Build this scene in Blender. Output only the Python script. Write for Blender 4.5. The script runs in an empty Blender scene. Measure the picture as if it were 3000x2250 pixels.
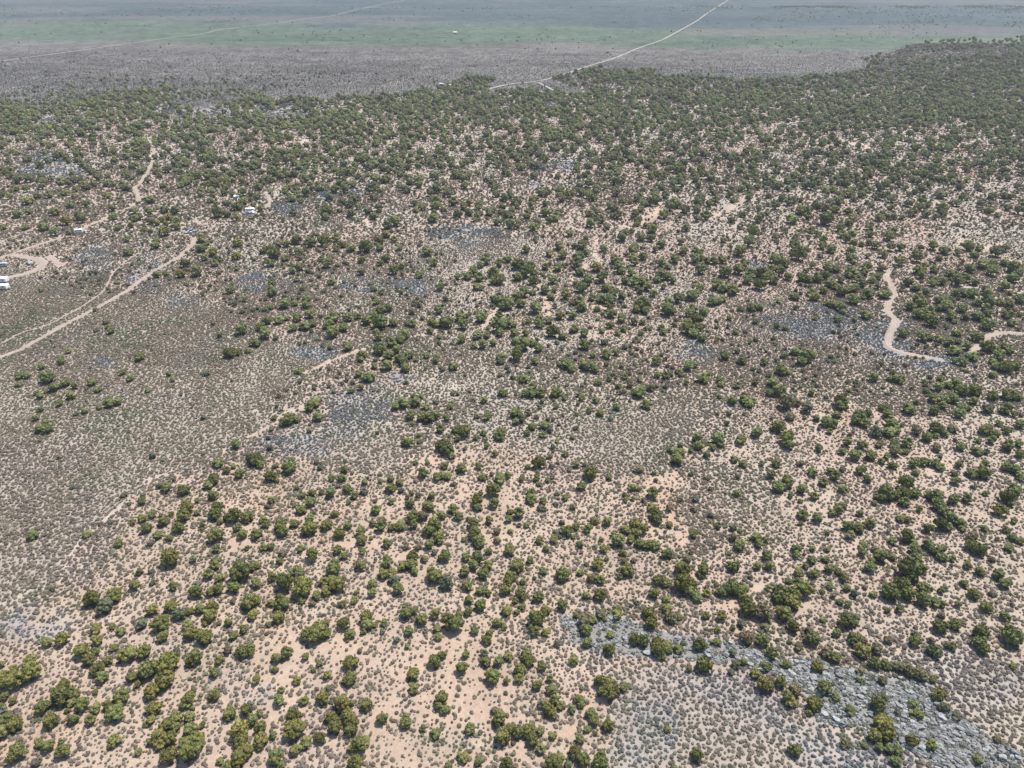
import bpy, math, random
import numpy as np
from mathutils import Vector

random.seed(7)
rng = np.random.default_rng(11)
S = bpy.context.scene

# ------------------------------------------------------------------ camera
H = 150.0                      # height of the drone above the flats
PITCH = math.radians(31.3)     # below the horizon
FPX = 2082.0                   # focal length in pixels of the 3000 x 2250 photograph
CP, SP = math.cos(PITCH), math.sin(PITCH)
cam_d = bpy.data.cameras.new("camera")
cam_d.sensor_width = 36.0
cam_d.lens = 36.0 * FPX / 3000.0
cam_d.clip_start = 1.0
cam_d.clip_end = 60000.0
cam = bpy.data.objects.new("camera", cam_d)
S.collection.objects.link(cam)
cam.location = (0, 0, H)
cam.rotation_euler = (math.radians(90) - PITCH, 0, 0)
S.camera = cam

# ------------------------------------------------------------------ daylight
SUN_EL, SUN_AZ = math.radians(67), math.radians(48)      # azimuth clockwise from +Y
w = bpy.data.worlds.new("World")
S.world = w
w.use_nodes = True
nt = w.node_tree
nt.nodes.clear()
sky = nt.nodes.new("ShaderNodeTexSky")
sky.sky_type = 'NISHITA'
sky.sun_disc = False
sky.sun_elevation = SUN_EL
sky.sun_rotation = SUN_AZ
bgn = nt.nodes.new("ShaderNodeBackground")
bgn.inputs["Strength"].default_value = 0.135
wo = nt.nodes.new("ShaderNodeOutputWorld")
nt.links.new(sky.outputs[0], bgn.inputs[0])
nt.links.new(bgn.outputs[0], wo.inputs[0])
sd = bpy.data.lights.new("sun", 'SUN')
sd.energy = 4.5
sd.angle = math.radians(0.53)
sd.color = (1.0, 0.955, 0.89)
sun = bpy.data.objects.new("sun", sd)
S.collection.objects.link(sun)
sdir = Vector((math.sin(SUN_AZ) * math.cos(SUN_EL), math.cos(SUN_AZ) * math.cos(SUN_EL), math.sin(SUN_EL)))
sun.rotation_euler = sdir.to_track_quat('Z', 'Y').to_euler()
sun.location = (0, 0, 300)
S.view_settings.view_transform = 'Standard'
S.view_settings.look = 'None'
S.view_settings.gamma = 1.0
S.view_settings.exposure = 0.42
S.cycles.volume_bounces = 0
S.cycles.max_bounces = 5
S.cycles.diffuse_bounces = 3

# ------------------------------------------------------------------ noise, terrain and map helpers
_tab = np.random.default_rng(5).random((256, 256))


def vnoise(x, y):
    xi, yi = np.floor(x).astype(int), np.floor(y).astype(int)
    fx, fy = x - xi, y - yi
    fx, fy = fx * fx * (3 - 2 * fx), fy * fy * (3 - 2 * fy)
    a = _tab[xi & 255, yi & 255]; b = _tab[(xi + 1) & 255, yi & 255]
    c = _tab[xi & 255, (yi + 1) & 255]; d = _tab[(xi + 1) & 255, (yi + 1) & 255]
    return a * (1 - fx) * (1 - fy) + b * fx * (1 - fy) + c * (1 - fx) * fy + d * fx * fy


def fbm(x, y, s, o=4, seed=0):
    x = np.asarray(x, float) / s + 17.3 * seed; y = np.asarray(y, float) / s - 9.1 * seed
    r, a, t = 0, 1.0, 0
    for i in range(o):
        r = r + a * vnoise(x, y); t += a
        a *= .5; x = x * 2.03 + 5.2; y = y * 2.03 + 1.7
    return r / t


def sstep(a, b, x):
    t = np.clip((x - a) / (b - a), 0, 1)
    return t * t * (3 - 2 * t)


def world_to_px(x, y, z=0.0):
    """where the photograph shows a point of the land: the map of the place is kept in these units"""
    x = np.asarray(x, float); y = np.asarray(y, float)
    dz = z - H
    dep = np.maximum(y * CP - dz * SP, 1.0)
    return 1500 + FPX * x / dep, 1125 + FPX * (-y * SP - dz * CP) / dep


GULLIES = []     # (x, y, rx, ry, depth) filled below
RIDGE = []


def terrain(x, y):
    x = np.asarray(x, float); y = np.asarray(y, float)
    near = 1.0 / (1.0 + (np.abs(y) / 900.0) ** 2)
    z = (fbm(x, y, 70, 3, 1) - .5) * 2.2 * near + (fbm(x, y, 11, 3, 2) - .5) * .45 / (1.0 + (np.abs(y) / 380.0) ** 4)
    for gx, gy, rx, ry, d in GULLIES:
        q = ((x - gx) / rx) ** 2 + ((y - gy) / ry) ** 2
        z = z - d * np.exp(-q ** 1.5)
    return z


def at(u, v, h=0.0):
    """the point of the land (plus height h) that stands at the photograph's pixel u, v"""
    u = np.asarray(u, float); v = np.asarray(v, float)
    a, b = (u - 1500) / FPX, (v - 1125) / FPX
    dx, dy, dz = a, CP - b * SP, -SP - b * CP
    z = np.zeros_like(u) + 0.0
    for _ in range(4):
        k = (z + h - H) / dz
        x, y = k * dx, k * dy
        z = terrain(x, y)
    return x, y, z, k


for (u, v, ru, d) in [(1850, 650, 22, 3.0), (1905, 642, 16, 2.6), (1955, 600, 22, 2.6), (2110, 612, 20, 2.2), (2165, 590, 20, 2.2), (1745, 728, 16, 1.8)]:
    gx, gy, gz, gk = at(u, v)
    GULLIES.append((float(gx), float(gy), float(ru * gk / FPX), float(ru * gk / FPX) * 1.6, d))


def poly(u, v, pts):
    pts = np.array(pts, float)
    n = len(pts); ins = np.zeros(u.shape, bool)
    j = n - 1
    for i in range(n):
        xi, yi = pts[i]; xj, yj = pts[j]
        if yi != yj:
            c = ((yi > v) != (yj > v)) & (u < (xj - xi) * (v - yi) / (yj - yi) + xi)
            ins ^= c
        j = i
    return ins


def line_dist(u, v, pts):
    d = np.full(u.shape, 1e9)
    for (ax, ay), (bx, by) in zip(pts[:-1], pts[1:]):
        t = np.clip(((u - ax) * (bx - ax) + (v - ay) * (by - ay)) / max((bx - ax) ** 2 + (by - ay) ** 2, 1e-6), 0, 1)
        d = np.minimum(d, np.hypot(u - ax - t * (bx - ax), v - ay - t * (by - ay)))
    return d


# crops in which the lines below were read off the photograph: x offset, y offset, scale
CR = {'1': (0, 0, .33906), '2': (750, 0, .33906), '3': (1500, 0, .33906), '4': (2250, 0, .33906),
      'A': (0, 1650, .3617), 'B': (750, 1650, .3617), 'C': (1500, 1650, .3617), 'D': (2200, 1650, .3617),
      'E': (0, 1050, .3617), 'F': (750, 1050, .3617), 'G': (1500, 1050, .3617), 'H': (2200, 1050, .3617),
      'I': (0, 500, .33906), 'J': (750, 500, .33906), 'K': (1500, 500, .33906), 'L': (2250, 500, .33906)}


def rd(txt):
    out = []
    for t in txt.split():
        ox, oy, s = CR[t[0]]
        a, b = t[1:].split(',')
        out.append((ox + float(a) * s, oy + float(b) * s))
    return out


ROADS = [   # name, label-free; points, width in metres
    ('dirt_road', rd('11290,1210 11330,1300 11310,1420 11270,1500 11220,1580 I1170,140 I1190,200 I1200,260 I1130,320 I1000,360 I900,420 I760,480 I640,545 I480,595 I300,650 I130,710 I-60,780'), 3.4),
    ('dirt_road', rd('I1685,585 I1660,640 I1560,740 I1420,820 I1340,860 I1240,930 I1100,1040 I850,1180 I600,1310 I350,1450 I150,1560 I-60,1630'), 3.4),
    ('dirt_road', rd('L1040,865 L1020,920 L1070,1000 L1090,1060 L1040,1140 L1030,1220 L1110,1290 L1080,1360 L1040,1440 L1030,1530 L1130,1570 L1300,1600 L1500,1640'), 4.0),
    ('dirt_road', rd('L1780,1570 L1830,1490 L1900,1430 L2000,1400 L2260,1412'), 4.0),
    ('dirt_road', rd('J-20,365 J100,310 J130,260 J80,185'), 3.6),
    ('dirt_track', rd('I-60,945 I200,900 I340,850 I380,800 I330,765 I130,730'), 6.0),
    ('dirt_track', rd('I-30,625 I150,560 I380,462 I540,440'), 1.4),
    ('dirt_track', rd('I1230,700 I1080,790 I980,880 I930,980 I900,1040 I700,1180 I500,1290 I350,1360 I180,1400 I20,1490'), 1.2),
    ('dirt_track', rd('I430,740 I520,820 I560,800'), 4.0),
    ('dirt_track', rd('J650,1640 J800,1590 J950,1545'), 1.8),
    ('gravel_road', rd('1-100,550 10,530 1250,495 1520,460 1780,425 11000,390 11300,350 11520,320 11780,290 11860,262 12000,245 12212,220 2200,200 2400,165 2650,140 2800,100 21000,55 21240,10 21500,-30'), 5.0),
    ('gravel_road', rd('32060,-120 31870,0 31700,105 31600,180 31440,270 31300,345 31110,410 3920,490 3850,515 3700,560 3600,590 3500,630 3350,670 3240,710 3100,716 30,718 22100,745 22000,775'), 4.6),
    ('gravel_road', rd('3230,715 3290,745 3350,778 3480,800 3620,815'), 3.6),
    ('dirt_track', rd('1540,15 1650,0 1760,-25'), 4.0),
    ('dirt_track', rd('11250,95 11400,78 11560,66 11650,42'), 4.0),
    ('dirt_track', rd('3280,245 3440,240 3560,230 3740,246'), 4.0),
    ('dirt_track', rd('21480,315 21560,310 21620,296 21720,290'), 4.0),
    ('dirt_road', rd('4-60,1078 4180,1068 4320,1048'), 5.0),
    ('dirt_road', rd('4980,1104 41250,1098 41490,1110 41700,1078 41900,1062 42300,1048'), 4.0),
    ('dirt_road', rd('21590,1098 21750,1096'), 3.5),
    ('dirt_road', rd('3580,1136 3740,1140 3920,1160'), 2.5),
]
# washes and footpaths: narrow bare strips worn into the soil itself (points, half width px, strength)
WASH = [
    (rd('J950,1545 J650,1640 F330,150 F420,200 F400,380 F250,440 F30,600 E2000,640'), 7, 1.0),
    (rd('E1440,885 E1300,950 E1200,980 E1150,1060 E1080,1120 E960,1215 E860,1310 E770,1400 E650,1490 E560,1600'), 8, .8),
    (rd('E960,1215 E1000,1230 E1080,1190'), 6, .7),
    (rd('A540,30 A410,90 A390,200 A240,240 A130,290 A-30,350'), 4, .8),
    (rd('C660,1095 C610,1160 C560,1240 C520,1330 C470,1400'), 7, 1.0),
    (rd('C660,1095 C650,1000 C620,900 C560,830 C480,640'), 8, .7),
    (rd('C980,180 C830,210 C790,290 C700,325 C640,350'), 5, 1.0),
    (rd('G1260,1020 G1225,1080 G1215,1150 G1235,1200'), 5, 1.0),
    (rd('G1120,1350 G1135,1450'), 8, 1.0),
    (rd('G850,470 G820,560'), 3, .8),
    (rd('B1850,0 B1900,200 B1850,500 B1700,900 B1620,1100'), 10, .55),
    (rd('B640,700 B650,900 B700,1020'), 10, .7),
    (rd('K730,580 K715,720 K760,800'), 10, 1.0),
    (rd('K640,820 K560,900 K500,960'), 10, 1.0),
    (rd('K240,990 K290,1080 K310,1230'), 11, 1.0),
    (rd('K640,1170 K740,1180 K830,1190'), 9, .9),
    (rd('K2050,200 K1960,290 K1850,330 K1750,380'), 14, 1.0),
    (rd('K1280,270 K1250,360 K1180,430 K1050,470 K960,480'), 12, .9),
    (rd('J1350,1440 J1480,1420 J1600,1370 J1720,1400'), 7, .9),
    (rd('J2080,1200 J2000,1300 J1950,1370'), 9, .9),
    (rd('L900,800 L880,880'), 7, .9),
    (rd('L1190,560 L1180,640'), 4, .9),
    (rd('L1560,990 L1750,1010 L2000,1030 L2200,1060'), 6, .7),
    (rd('L1650,590 L1680,640'), 14, .9),
    (rd('L1860,700 L1950,650 L2020,640'), 12, .9),
    (rd('H750,500 H760,420 H800,370'), 8, .9),
    (rd('H330,470 H420,390 H600,360'), 8, .7),
    (rd('4650,1220 4740,1250 4860,1270'), 10, .9),
    (rd('J940,380 J970,480'), 8, 1.0),
    (rd('J1500,350 J1600,360'), 8, 1.0),
    (rd('2450,1200 2400,1230'), 9, 1.0), (rd('2770,1150 2790,1210'), 8, 1.0),
    (rd('41240,1100 41160,1190'), 10, .7), (rd('12140,1480 12150,1560'), 4, .9), (rd('11215,1000 11215,1040'), 3, .9),
]
BARE = [(x, y, r) for (x, y, r) in []]
for code, r in [('K300,1170', 30), ('C1860,440', 34), ('C570,850', 28), ('C740,1130', 36), ('C480,1370', 30), ('E1960,1340', 26), ('E1890,1400', 24),
                ('E1900,1500', 30), ('A150,1060', 34), ('A400,720', 20), ('A1060,1150', 20), ('B600,1450', 30), ('B60,1560', 34), ('B700,1030', 22), ('B1700,560', 24),
                ('C620,500', 8), ('C900,200', 20), ('G700,1380', 26), ('G1180,1400', 12), ('G620,1010', 14), ('H60,640', 14), ('H330,560', 22), ('D430,330', 30), ('D480,420', 22),
                ('D560,60', 20), ('D650,560', 18), ('D1450,600', 16), ('D60,200', 26), ('D200,500', 16), ('H1380,1290', 14), ('A1300,1620', 26), ('A1700,1560', 30),
                ('B350,1170', 22), ('F1450,1010', 12), ('F1500,1600', 16), ('B1560,560', 12), ('B1900,650', 22), ('C330,160', 20), ('A1050,1000', 10), ('K870,690', 14), ('K480,1110', 14),
                ('K1400,1140', 8), ('I520,770', 18), ('I2050,160', 22), ('I1950,475', 14), ('B420,640', 22), ('B180,700', 18), ('A900,860', 16), ('A500,1400', 14)]:
    (bx, by), = rd(code)
    BARE.append((bx, by, r))
# blue-grey sage flats (centre, radii in the photograph's pixels)
GREY = [(153, 485, 140, 42), (1360, 690, 110, 40), (1055, 830, 70, 24), (780, 830, 110, 30), (1220, 835, 90, 26), (960, 570, 30, 18), (1035, 570, 26, 16),
        (840, 610, 50, 22), (1640, 485, 70, 26), (1575, 530, 30, 22), (540, 880, 60, 24), (2450, 950, 230, 60), (2700, 1060, 170, 34), (2590, 1010, 90, 60),
        (830, 328, 90, 26), (560, 330, 130, 34), (540, 305, 40, 20), (150, 355, 40, 16), (1620, 310, 30, 12), (920, 1030, 90, 22), (1040, 1200, 120, 90),
        (860, 1300, 130, 50), (1180, 1110, 60, 24), (2100, 2080, 260, 130), (1900, 2140, 130, 110), (2400, 2160, 170, 90), (2830, 2010, 150, 130), (2030, 1035, 90, 26),
        (300, 1060, 60, 20), (270, 760, 60, 40), (430, 800, 50, 60), (1500, 60, 1, 1), (460, 1880, 60, 20), (150, 1830, 150, 60), (700, 2010, 90, 40), (2230, 770, 40, 14), (2480, 2200, 200, 70)]
ROCKS = rd('C420,430 C560,400 C760,420 C930,470 C1120,540 C1400,600 C1620,640 C1800,660 C1960,720 D200,760 D380,740 D520,760 D700,850 D860,860 D1010,900 D1250,930 D1500,980 D1580,1080 D1750,1280 D1950,1450 D2230,1600 D2260,1680 D1500,1680 D1250,1480 D1000,1500 D900,1330 D700,1280 D560,1240 D500,1080 D380,1000 D200,900 D50,860 C1900,860 C1800,800 C1640,830 C1400,800 C1180,800 C900,740 C700,740 C520,640')
FOREST_FAR = rd('1-300,960 10,955 1470,945 1740,885 1880,830 11460,780 11480,900 11700,960 12100,860 12150,820 2150,850 2500,870 2700,840 21200,830 21600,770 21690,720 21800,665 22080,670 22000,790 30,790 3170,770 3300,790 3620,820 3560,760 3340,690 3480,650 3720,580 31240,600 31200,665 31600,665 31950,700 4120,690 4780,630 4860,560 4800,500 41000,480 41300,360 41900,330 42700,290 42900,2100 4-100,2100 10,2100 1-300,1900')
FIELDS = [rd('I-400,650 I300,900 I900,1060 I1500,1060 I1900,1150 I2212,1420 J300,1530 J600,1620 F300,200 F0,560 E1700,850 E1250,930 E1000,1150 E500,1620 A200,450 A0,550 A-400,600'),
          rd('G450,430 G1500,300 G1500,600 G1100,830 G800,850 G400,600'),
          rd('F400,520 F1100,600 F1150,900 F500,850 F350,700'),
          rd('C830,850 C1500,900 C1900,1000 D200,1200 D550,1300 D700,1700 C820,1700'),
          rd('D1500,800 D2260,760 D2260,1500 D1800,1200')]
SANDY = [rd('A-400,640 A0,640 A350,420 A700,150 E1000,1500 E1000,1150 E1300,1000 E1650,900 F0,850 F350,820 F700,900 F1100,1000 F1250,800 F1700,700 F2000,550 G0,600 G300,1000 G900,980 G1300,900 G1400,1300 G1350,1659 C1500,0 C1950,100 C1900,420 C1300,300 C600,350 C450,600 C600,800 C700,1000 C820,1100 C830,1700 A-400,1700'),
         rd('G1300,680 G1800,640 H0,560 H0,300 H700,250 H900,400 H2300,500 H2300,1659 D2300,750 D1500,780 D900,700 D600,650 D0,600 C1500,420 C1500,0 G1900,1400 H100,900 G1400,850'),
         rd('J1700,850 J2212,700 K0,500 K700,400 K2212,100 L2300,100 L2300,800 L1200,850 L800,750 L0,1000 K1600,1400 K1000,1500 K0,1600 J1500,1450 J1300,1350')]


def wobble(x, y, u, v):
    """uneven edges for the mapped patches; the unevenness belongs to the land (metres), scaled to the map"""
    dep = np.maximum(np.asarray(y) * CP + H * SP, 40.0)
    s = FPX / dep
    sq = np.clip(s, 0, 14)
    return u + (fbm(x, y, 14, 3, 3) - .5) * 16 * sq * .8, v + (fbm(x, y, 14, 3, 4) - .5) * 9 * sq * .8 * np.clip(sq / 6, .15, 1)


def cover(x, y):
    """masks of the land cover at world points: dict of arrays 0..1"""
    u0, v0 = world_to_px(x, y)
    u, v = wobble(x, y, u0, v0)
    bare = np.zeros(u.shape)
    for pts, r, k in WASH:
        d = line_dist(u0 + (u - u0) * .12, v0 + (v - v0) * .12, pts)
        bare = np.maximum(bare, k * (.8 - .8 * sstep(r * .3, r * .95, d)))
    for bx, by, r in BARE:
        q = np.hypot(u0 + (u - u0) * .5 - bx, (v0 + (v - v0) * .5 - by) * 1.5)
        bare = np.maximum(bare, .62 * (1 - sstep(r * .3, r * 1.2, q)))
    sandy = np.zeros(u.shape)
    for k, p in enumerate(SANDY):
        sandy = np.maximum(sandy, poly(u, v, p) * (1.0, .6, .75)[k])
    field = np.zeros(u.shape)
    for k, p in enumerate(FIELDS):
        field = np.maximum(field, poly(u, v, p) * (1.0, 1.0, .8, 1.0, .8)[k])
    grey = np.zeros(u.shape)
    for gx, gy, rx, ry in GREY:
        q = np.hypot((u - gx) / rx, (v - gy) / ry)
        grey = np.maximum(grey, 1 - sstep(.6, 1.2, q))
    grey = grey * (.35 + .75 * sstep(.38, .56, fbm(x, y, 12, 3, 91)))
    rock = poly(u0 + (u - u0) * .5, v0 + (v - v0) * .5, ROCKS) * 1.0
    road = np.zeros(u.shape)
    for n, pts, wm in ROADS:
        rx, ry, rz, rk = at(*np.array(pts).T)
        road = np.maximum(road, line_dist(np.asarray(x, float), np.asarray(y, float), list(zip(rx, ry))) < wm * .38 + .3)
    far = 1 - sstep(225, 300, v0)            # 1 on the open plain beyond the woods
    far = np.where(poly(u, v, FOREST_FAR), 0, np.maximum(far, sstep(345, 300, v0) * (v0 < 345)))
    open_ = sandy * sstep(.53, .63, fbm(x, y, 13, 3, 71)) * sstep(.40, .55, fbm(x, y, 45, 2, 72) + .1) * sstep(700, 1100, v0)
    bare = np.maximum(bare, open_ * .42)
    bare = bare * (.55 + .75 * sstep(.32, .6, fbm(x, y, 3.5, 3, 73)))
    return dict(u=u0, v=v0, bare=bare, sandy=sandy, field=field, grey=grey, rock=rock, road=road, far=far)


def mixc(a, b, t):
    t = np.asarray(t)[..., None]
    return a * (1 - t) + b * t


# ------------------------------------------------------------------ materials
def new_mat(name, rough=.95):
    m = bpy.data.materials.new(name)
    m.use_nodes = True
    t = m.node_tree
    b = t.nodes["Principled BSDF"]
    b.inputs["Roughness"].default_value = rough
    b.inputs["Specular IOR Level"].default_value = .15
    return m, t, b


def noise_node(t, vec, scale, detail=4, rough=.6):
    n = t.nodes.new("ShaderNodeTexNoise")
    n.inputs["Scale"].default_value = scale
    n.inputs["Detail"].default_value = detail
    n.inputs["Roughness"].default_value = rough
    t.links.new(vec, n.inputs["Vector"])
    return n.outputs["Fac"]


def ramp(t, fac, stops):
    r = t.nodes.new("ShaderNodeValToRGB")
    while len(r.color_ramp.elements) < len(stops):
        r.color_ramp.elements.new(.5)
    for e, (p, c) in zip(r.color_ramp.elements, stops):
        e.position = p
        e.color = (c[0], c[1], c[2], 1) if not isinstance(c, (int, float)) else (c, c, c, 1)
    t.links.new(fac, r.inputs[0])
    return r.outputs[0]


def mix(t, kind, fac, a, b):
    n = t.nodes.new("ShaderNodeMix")
    n.data_type = 'RGBA'
    n.blend_type = kind
    for i, val in ((0, fac), (6, a), (7, b)):
        if hasattr(val, 'is_linked'):
            t.links.new(val, n.inputs[i])
        else:
            n.inputs[i].default_value = val if i == 0 else (*val, 1)
    return n.outputs[2]


def math_node(t, op, a, b=None):
    n = t.nodes.new("ShaderNodeMath")
    n.operation = op
    for i, val in enumerate((a, b)):
        if val is None:
            continue
        if hasattr(val, 'is_linked'):
            t.links.new(val, n.inputs[i])
        else:
            n.inputs[i].default_value = val
    return n.outputs[0]


def ground_material():
    m, t, b = new_mat("desert_ground")
    geo = t.nodes.new("ShaderNodeNewGeometry")
    pos = geo.outputs["Position"]
    a = t.nodes.new("ShaderNodeAttribute"); a.attribute_name = "tint"
    d = t.nodes.new("ShaderNodeAttribute"); d.attribute_name = "speckle"
    big = ramp(t, noise_node(t, pos, .05, 5), [(.3, .86), (.7, 1.12)])
    mid = ramp(t, noise_node(t, pos, .9, 5, .7), [(.3, .84), (.7, 1.14)])
    fine = ramp(t, noise_node(t, pos, 5.0, 3, .7), [(.3, .86), (.7, 1.12)])
    c = mix(t, 'MULTIPLY', 1.0, a.outputs["Color"], big)
    c = mix(t, 'MULTIPLY', 1.0, c, mid)
    c = mix(t, 'MULTIPLY', 1.0, c, fine)
    # low brush of the far plain: dark clumps too small to stand as shapes from here
    vo = t.nodes.new("ShaderNodeTexVoronoi")
    vo.inputs["Scale"].default_value = .16
    t.links.new(pos, vo.inputs["Vector"])
    clump = ramp(t, vo.outputs["Distance"], [(.18, .48), (.42, 1.0)])
    n2 = ramp(t, noise_node(t, pos, .035, 6, .75), [(.36, .68), (.62, 1.25)])
    brush = mix(t, 'MULTIPLY', 1.0, clump, n2)
    brush = mix(t, 'MULTIPLY', 1.0, brush, ramp(t, noise_node(t, pos, .35, 3, .6), [(.35, .7), (.65, 1.3)]))
    c = mix(t, 'MULTIPLY', d.outputs["Fac"], c, brush)
    t.links.new(c, b.inputs["Base Color"])
    bm = t.nodes.new("ShaderNodeBump")
    bm.inputs["Strength"].default_value = .5
    bm.inputs["Distance"].default_value = .25
    t.links.new(noise_node(t, pos, 1.6, 5, .7), bm.inputs["Height"])
    t.links.new(bm.outputs[0], b.inputs["Normal"])
    return m


def road_material(name, col, rut=.9):
    m, t, b = new_mat(name)
    geo = t.nodes.new("ShaderNodeNewGeometry")
    pos = geo.outputs["Position"]
    c = mix(t, 'MULTIPLY', 1.0, col, ramp(t, noise_node(t, pos, .12, 4), [(.3, .84), (.7, 1.1)]))
    c = mix(t, 'MULTIPLY', 1.0, c, ramp(t, noise_node(t, pos, 1.4, 5, .7), [(.3, .8), (.7, 1.12)]))
    uv = t.nodes.new("ShaderNodeAttribute"); uv.attribute_name = "across"
    k = ramp(t, uv.outputs["Fac"], [(0, .86), (.18, .98), (.3, 1.08), (.5, .93), (.7, 1.08), (.82, .98), (1.0, .86)])
    c = mix(t, 'MULTIPLY', 1.0, c, k)
    t.links.new(c, b.inputs["Base Color"])
    return m


def leaf_material(name, use_shape=True, vary=.35, trans=.0):
    """instanced and single plants share it: 'tint' comes from the instance or from the object's own property"""
    m, t, b = new_mat(name, .85)
    a = t.nodes.new("ShaderNodeAttribute"); a.attribute_name = "tint"; a.attribute_type = 'INSTANCER'
    l = t.nodes.new("ShaderNodeAttribute"); l.attribute_name = "leaf"
    c = mix(t, 'MULTIPLY', 1.0, a.outputs["Color"], l.outputs["Color"])
    oi = t.nodes.new("ShaderNodeObjectInfo")
    c = mix(t, 'MULTIPLY', 1.0, c, ramp(t, oi.outputs["Random"], [(0, 1 - vary), (1, 1 + vary * .7)]))
    t.links.new(c, b.inputs["Base Color"])
    return m


def plain_material(name, col, rough=.8, n=0.0, scale=3.0, metal=0.0):
    m, t, b = new_mat(name, rough)
    b.inputs["Metallic"].default_value = metal
    if n:
        geo = t.nodes.new("ShaderNodeTexCoord")
        c = mix(t, 'MULTIPLY', 1.0, col, ramp(t, noise_node(t, geo.outputs["Object"], scale, 5, .7), [(.3, 1 - n), (.7, 1 + n)]))
        t.links.new(c, b.inputs["Base Color"])
    else:
        b.inputs["Base Color"].default_value = (*col, 1)
    return m


M_GROUND = ground_material()
M_DIRT = road_material("packed_dirt", (.355, .285, .232))
M_GRAVEL = road_material("pale_gravel", (.43, .39, .33))
M_CROWN = leaf_material("juniper_foliage", vary=.22)
M_SAGE = leaf_material("sagebrush_foliage", vary=.28)
M_BARK = plain_material("juniper_bark", (.16, .12, .09), .9, .3, 6)
M_DEAD = plain_material("weathered_dead_wood", (.30, .28, .26), .9, .25, 6)
M_ROCK = plain_material("grey_rock", (.335, .340, .335), .85, .35, 2.2)
_t = M_ROCK.node_tree
_b = _t.nodes["Principled BSDF"]
_oi = _t.nodes.new("ShaderNodeObjectInfo")
_src = _b.inputs["Base Color"].links[0].from_socket
_t.links.new(mix(_t, 'MULTIPLY', 1.0, _src, ramp(_t, _oi.outputs["Random"], [(0, (.52, .50, .47)), (.5, (.9, .9, .88)), (1, (1.1, 1.1, 1.08))])), _b.inputs["Base Color"])

# ------------------------------------------------------------------ object helpers
COL = S.collection
HIDE = bpy.data.collections.new("plant_patterns")      # never linked: only read by the ground-cover node trees


def mesh(name, v, f, mat, attrs=None, smooth=False):
    me = bpy.data.meshes.new(name)
    me.from_pydata([tuple(p) for p in v] if not isinstance(v, np.ndarray) else v.tolist(), [], f if isinstance(f, list) else f.tolist())
    me.materials.append(mat) if not isinstance(mat, list) else [me.materials.append(q) for q in mat]
    if smooth:
        me.polygons.foreach_set("use_smooth", np.ones(len(me.polygons), bool))
    for an, dom, typ, arr in (attrs or []):
        at_ = me.attributes.new(an, typ, dom)
        arr = np.asarray(arr, np.float32)
        at_.data.foreach_set('color' if typ == 'FLOAT_COLOR' else 'vector' if typ == 'FLOAT_VECTOR' else 'value', arr.ravel())
    me.update()
    return me


def obj(name, me, parent=None, loc=None, **p):
    o = bpy.data.objects.new(name, me)
    COL.objects.link(o)
    if parent:
        o.parent = parent
    if loc is not None:
        o.location = loc
    for k, val in p.items():
        o[k] = val
    return o


class MB:
    """collects boxes, tubes and loose faces for one mesh"""
    def __init__(s):
        s.v, s.f, s.m = [], [], []

    def box(s, x0, x1, y0, y1, z0, z1, mi=0, taper=0.0):
        n = len(s.v); t = taper
        s.v += [(x0, y0, z0), (x1, y0, z0), (x1, y1, z0), (x0, y1, z0), (x0 + t, y0 + t, z1), (x1 - t, y0 + t, z1), (x1 - t, y1 - t, z1), (x0 + t, y1 - t, z1)]
        for q in ((0, 3, 2, 1), (4, 5, 6, 7), (0, 1, 5, 4), (1, 2, 6, 5), (2, 3, 7, 6), (3, 0, 4, 7)):
            s.f.append(tuple(n + i for i in q)); s.m.append(mi)

    def prism(s, pts, y0, y1, mi=0):
        """outline in x,z extruded along y"""
        n = len(s.v); k = len(pts)
        s.v += [(x, y0, z) for x, z in pts] + [(x, y1, z) for x, z in pts]
        s.f.append(tuple(n + i for i in range(k))); s.m.append(mi)
        s.f.append(tuple(n + k + i for i in reversed(range(k)))); s.m.append(mi)
        for i in range(k):
            j = (i + 1) % k
            s.f.append((n + i, n + k + i, n + k + j, n + j)); s.m.append(mi)

    def tube(s, a, b, r0, r1, k=5, mi=0):
        a, b = Vector(a), Vector(b)
        d = (b - a).normalized()
        q = d.to_track_quat('Z', 'Y')
        n = len(s.v)
        for c, r in ((a, r0), (b, r1)):
            for i in range(k):
                p = c + q @ Vector((r * math.cos(2 * math.pi * i / k), r * math.sin(2 * math.pi * i / k), 0))
                s.v.append(tuple(p))
        for i in range(k):
            j = (i + 1) % k
            s.f.append((n + i, n + j, n + k + j, n + k + i)); s.m.append(mi)
        s.f.append(tuple(n + k + i for i in range(k))); s.m.append(mi)
        s.f.append(tuple(n + i for i in reversed(range(k)))); s.m.append(mi)

    def mesh(s, name, mat):
        me = mesh(name, s.v, s.f, mat)
        if isinstance(mat, list):
            me.polygons.foreach_set("material_index", s.m)
        return me


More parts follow.
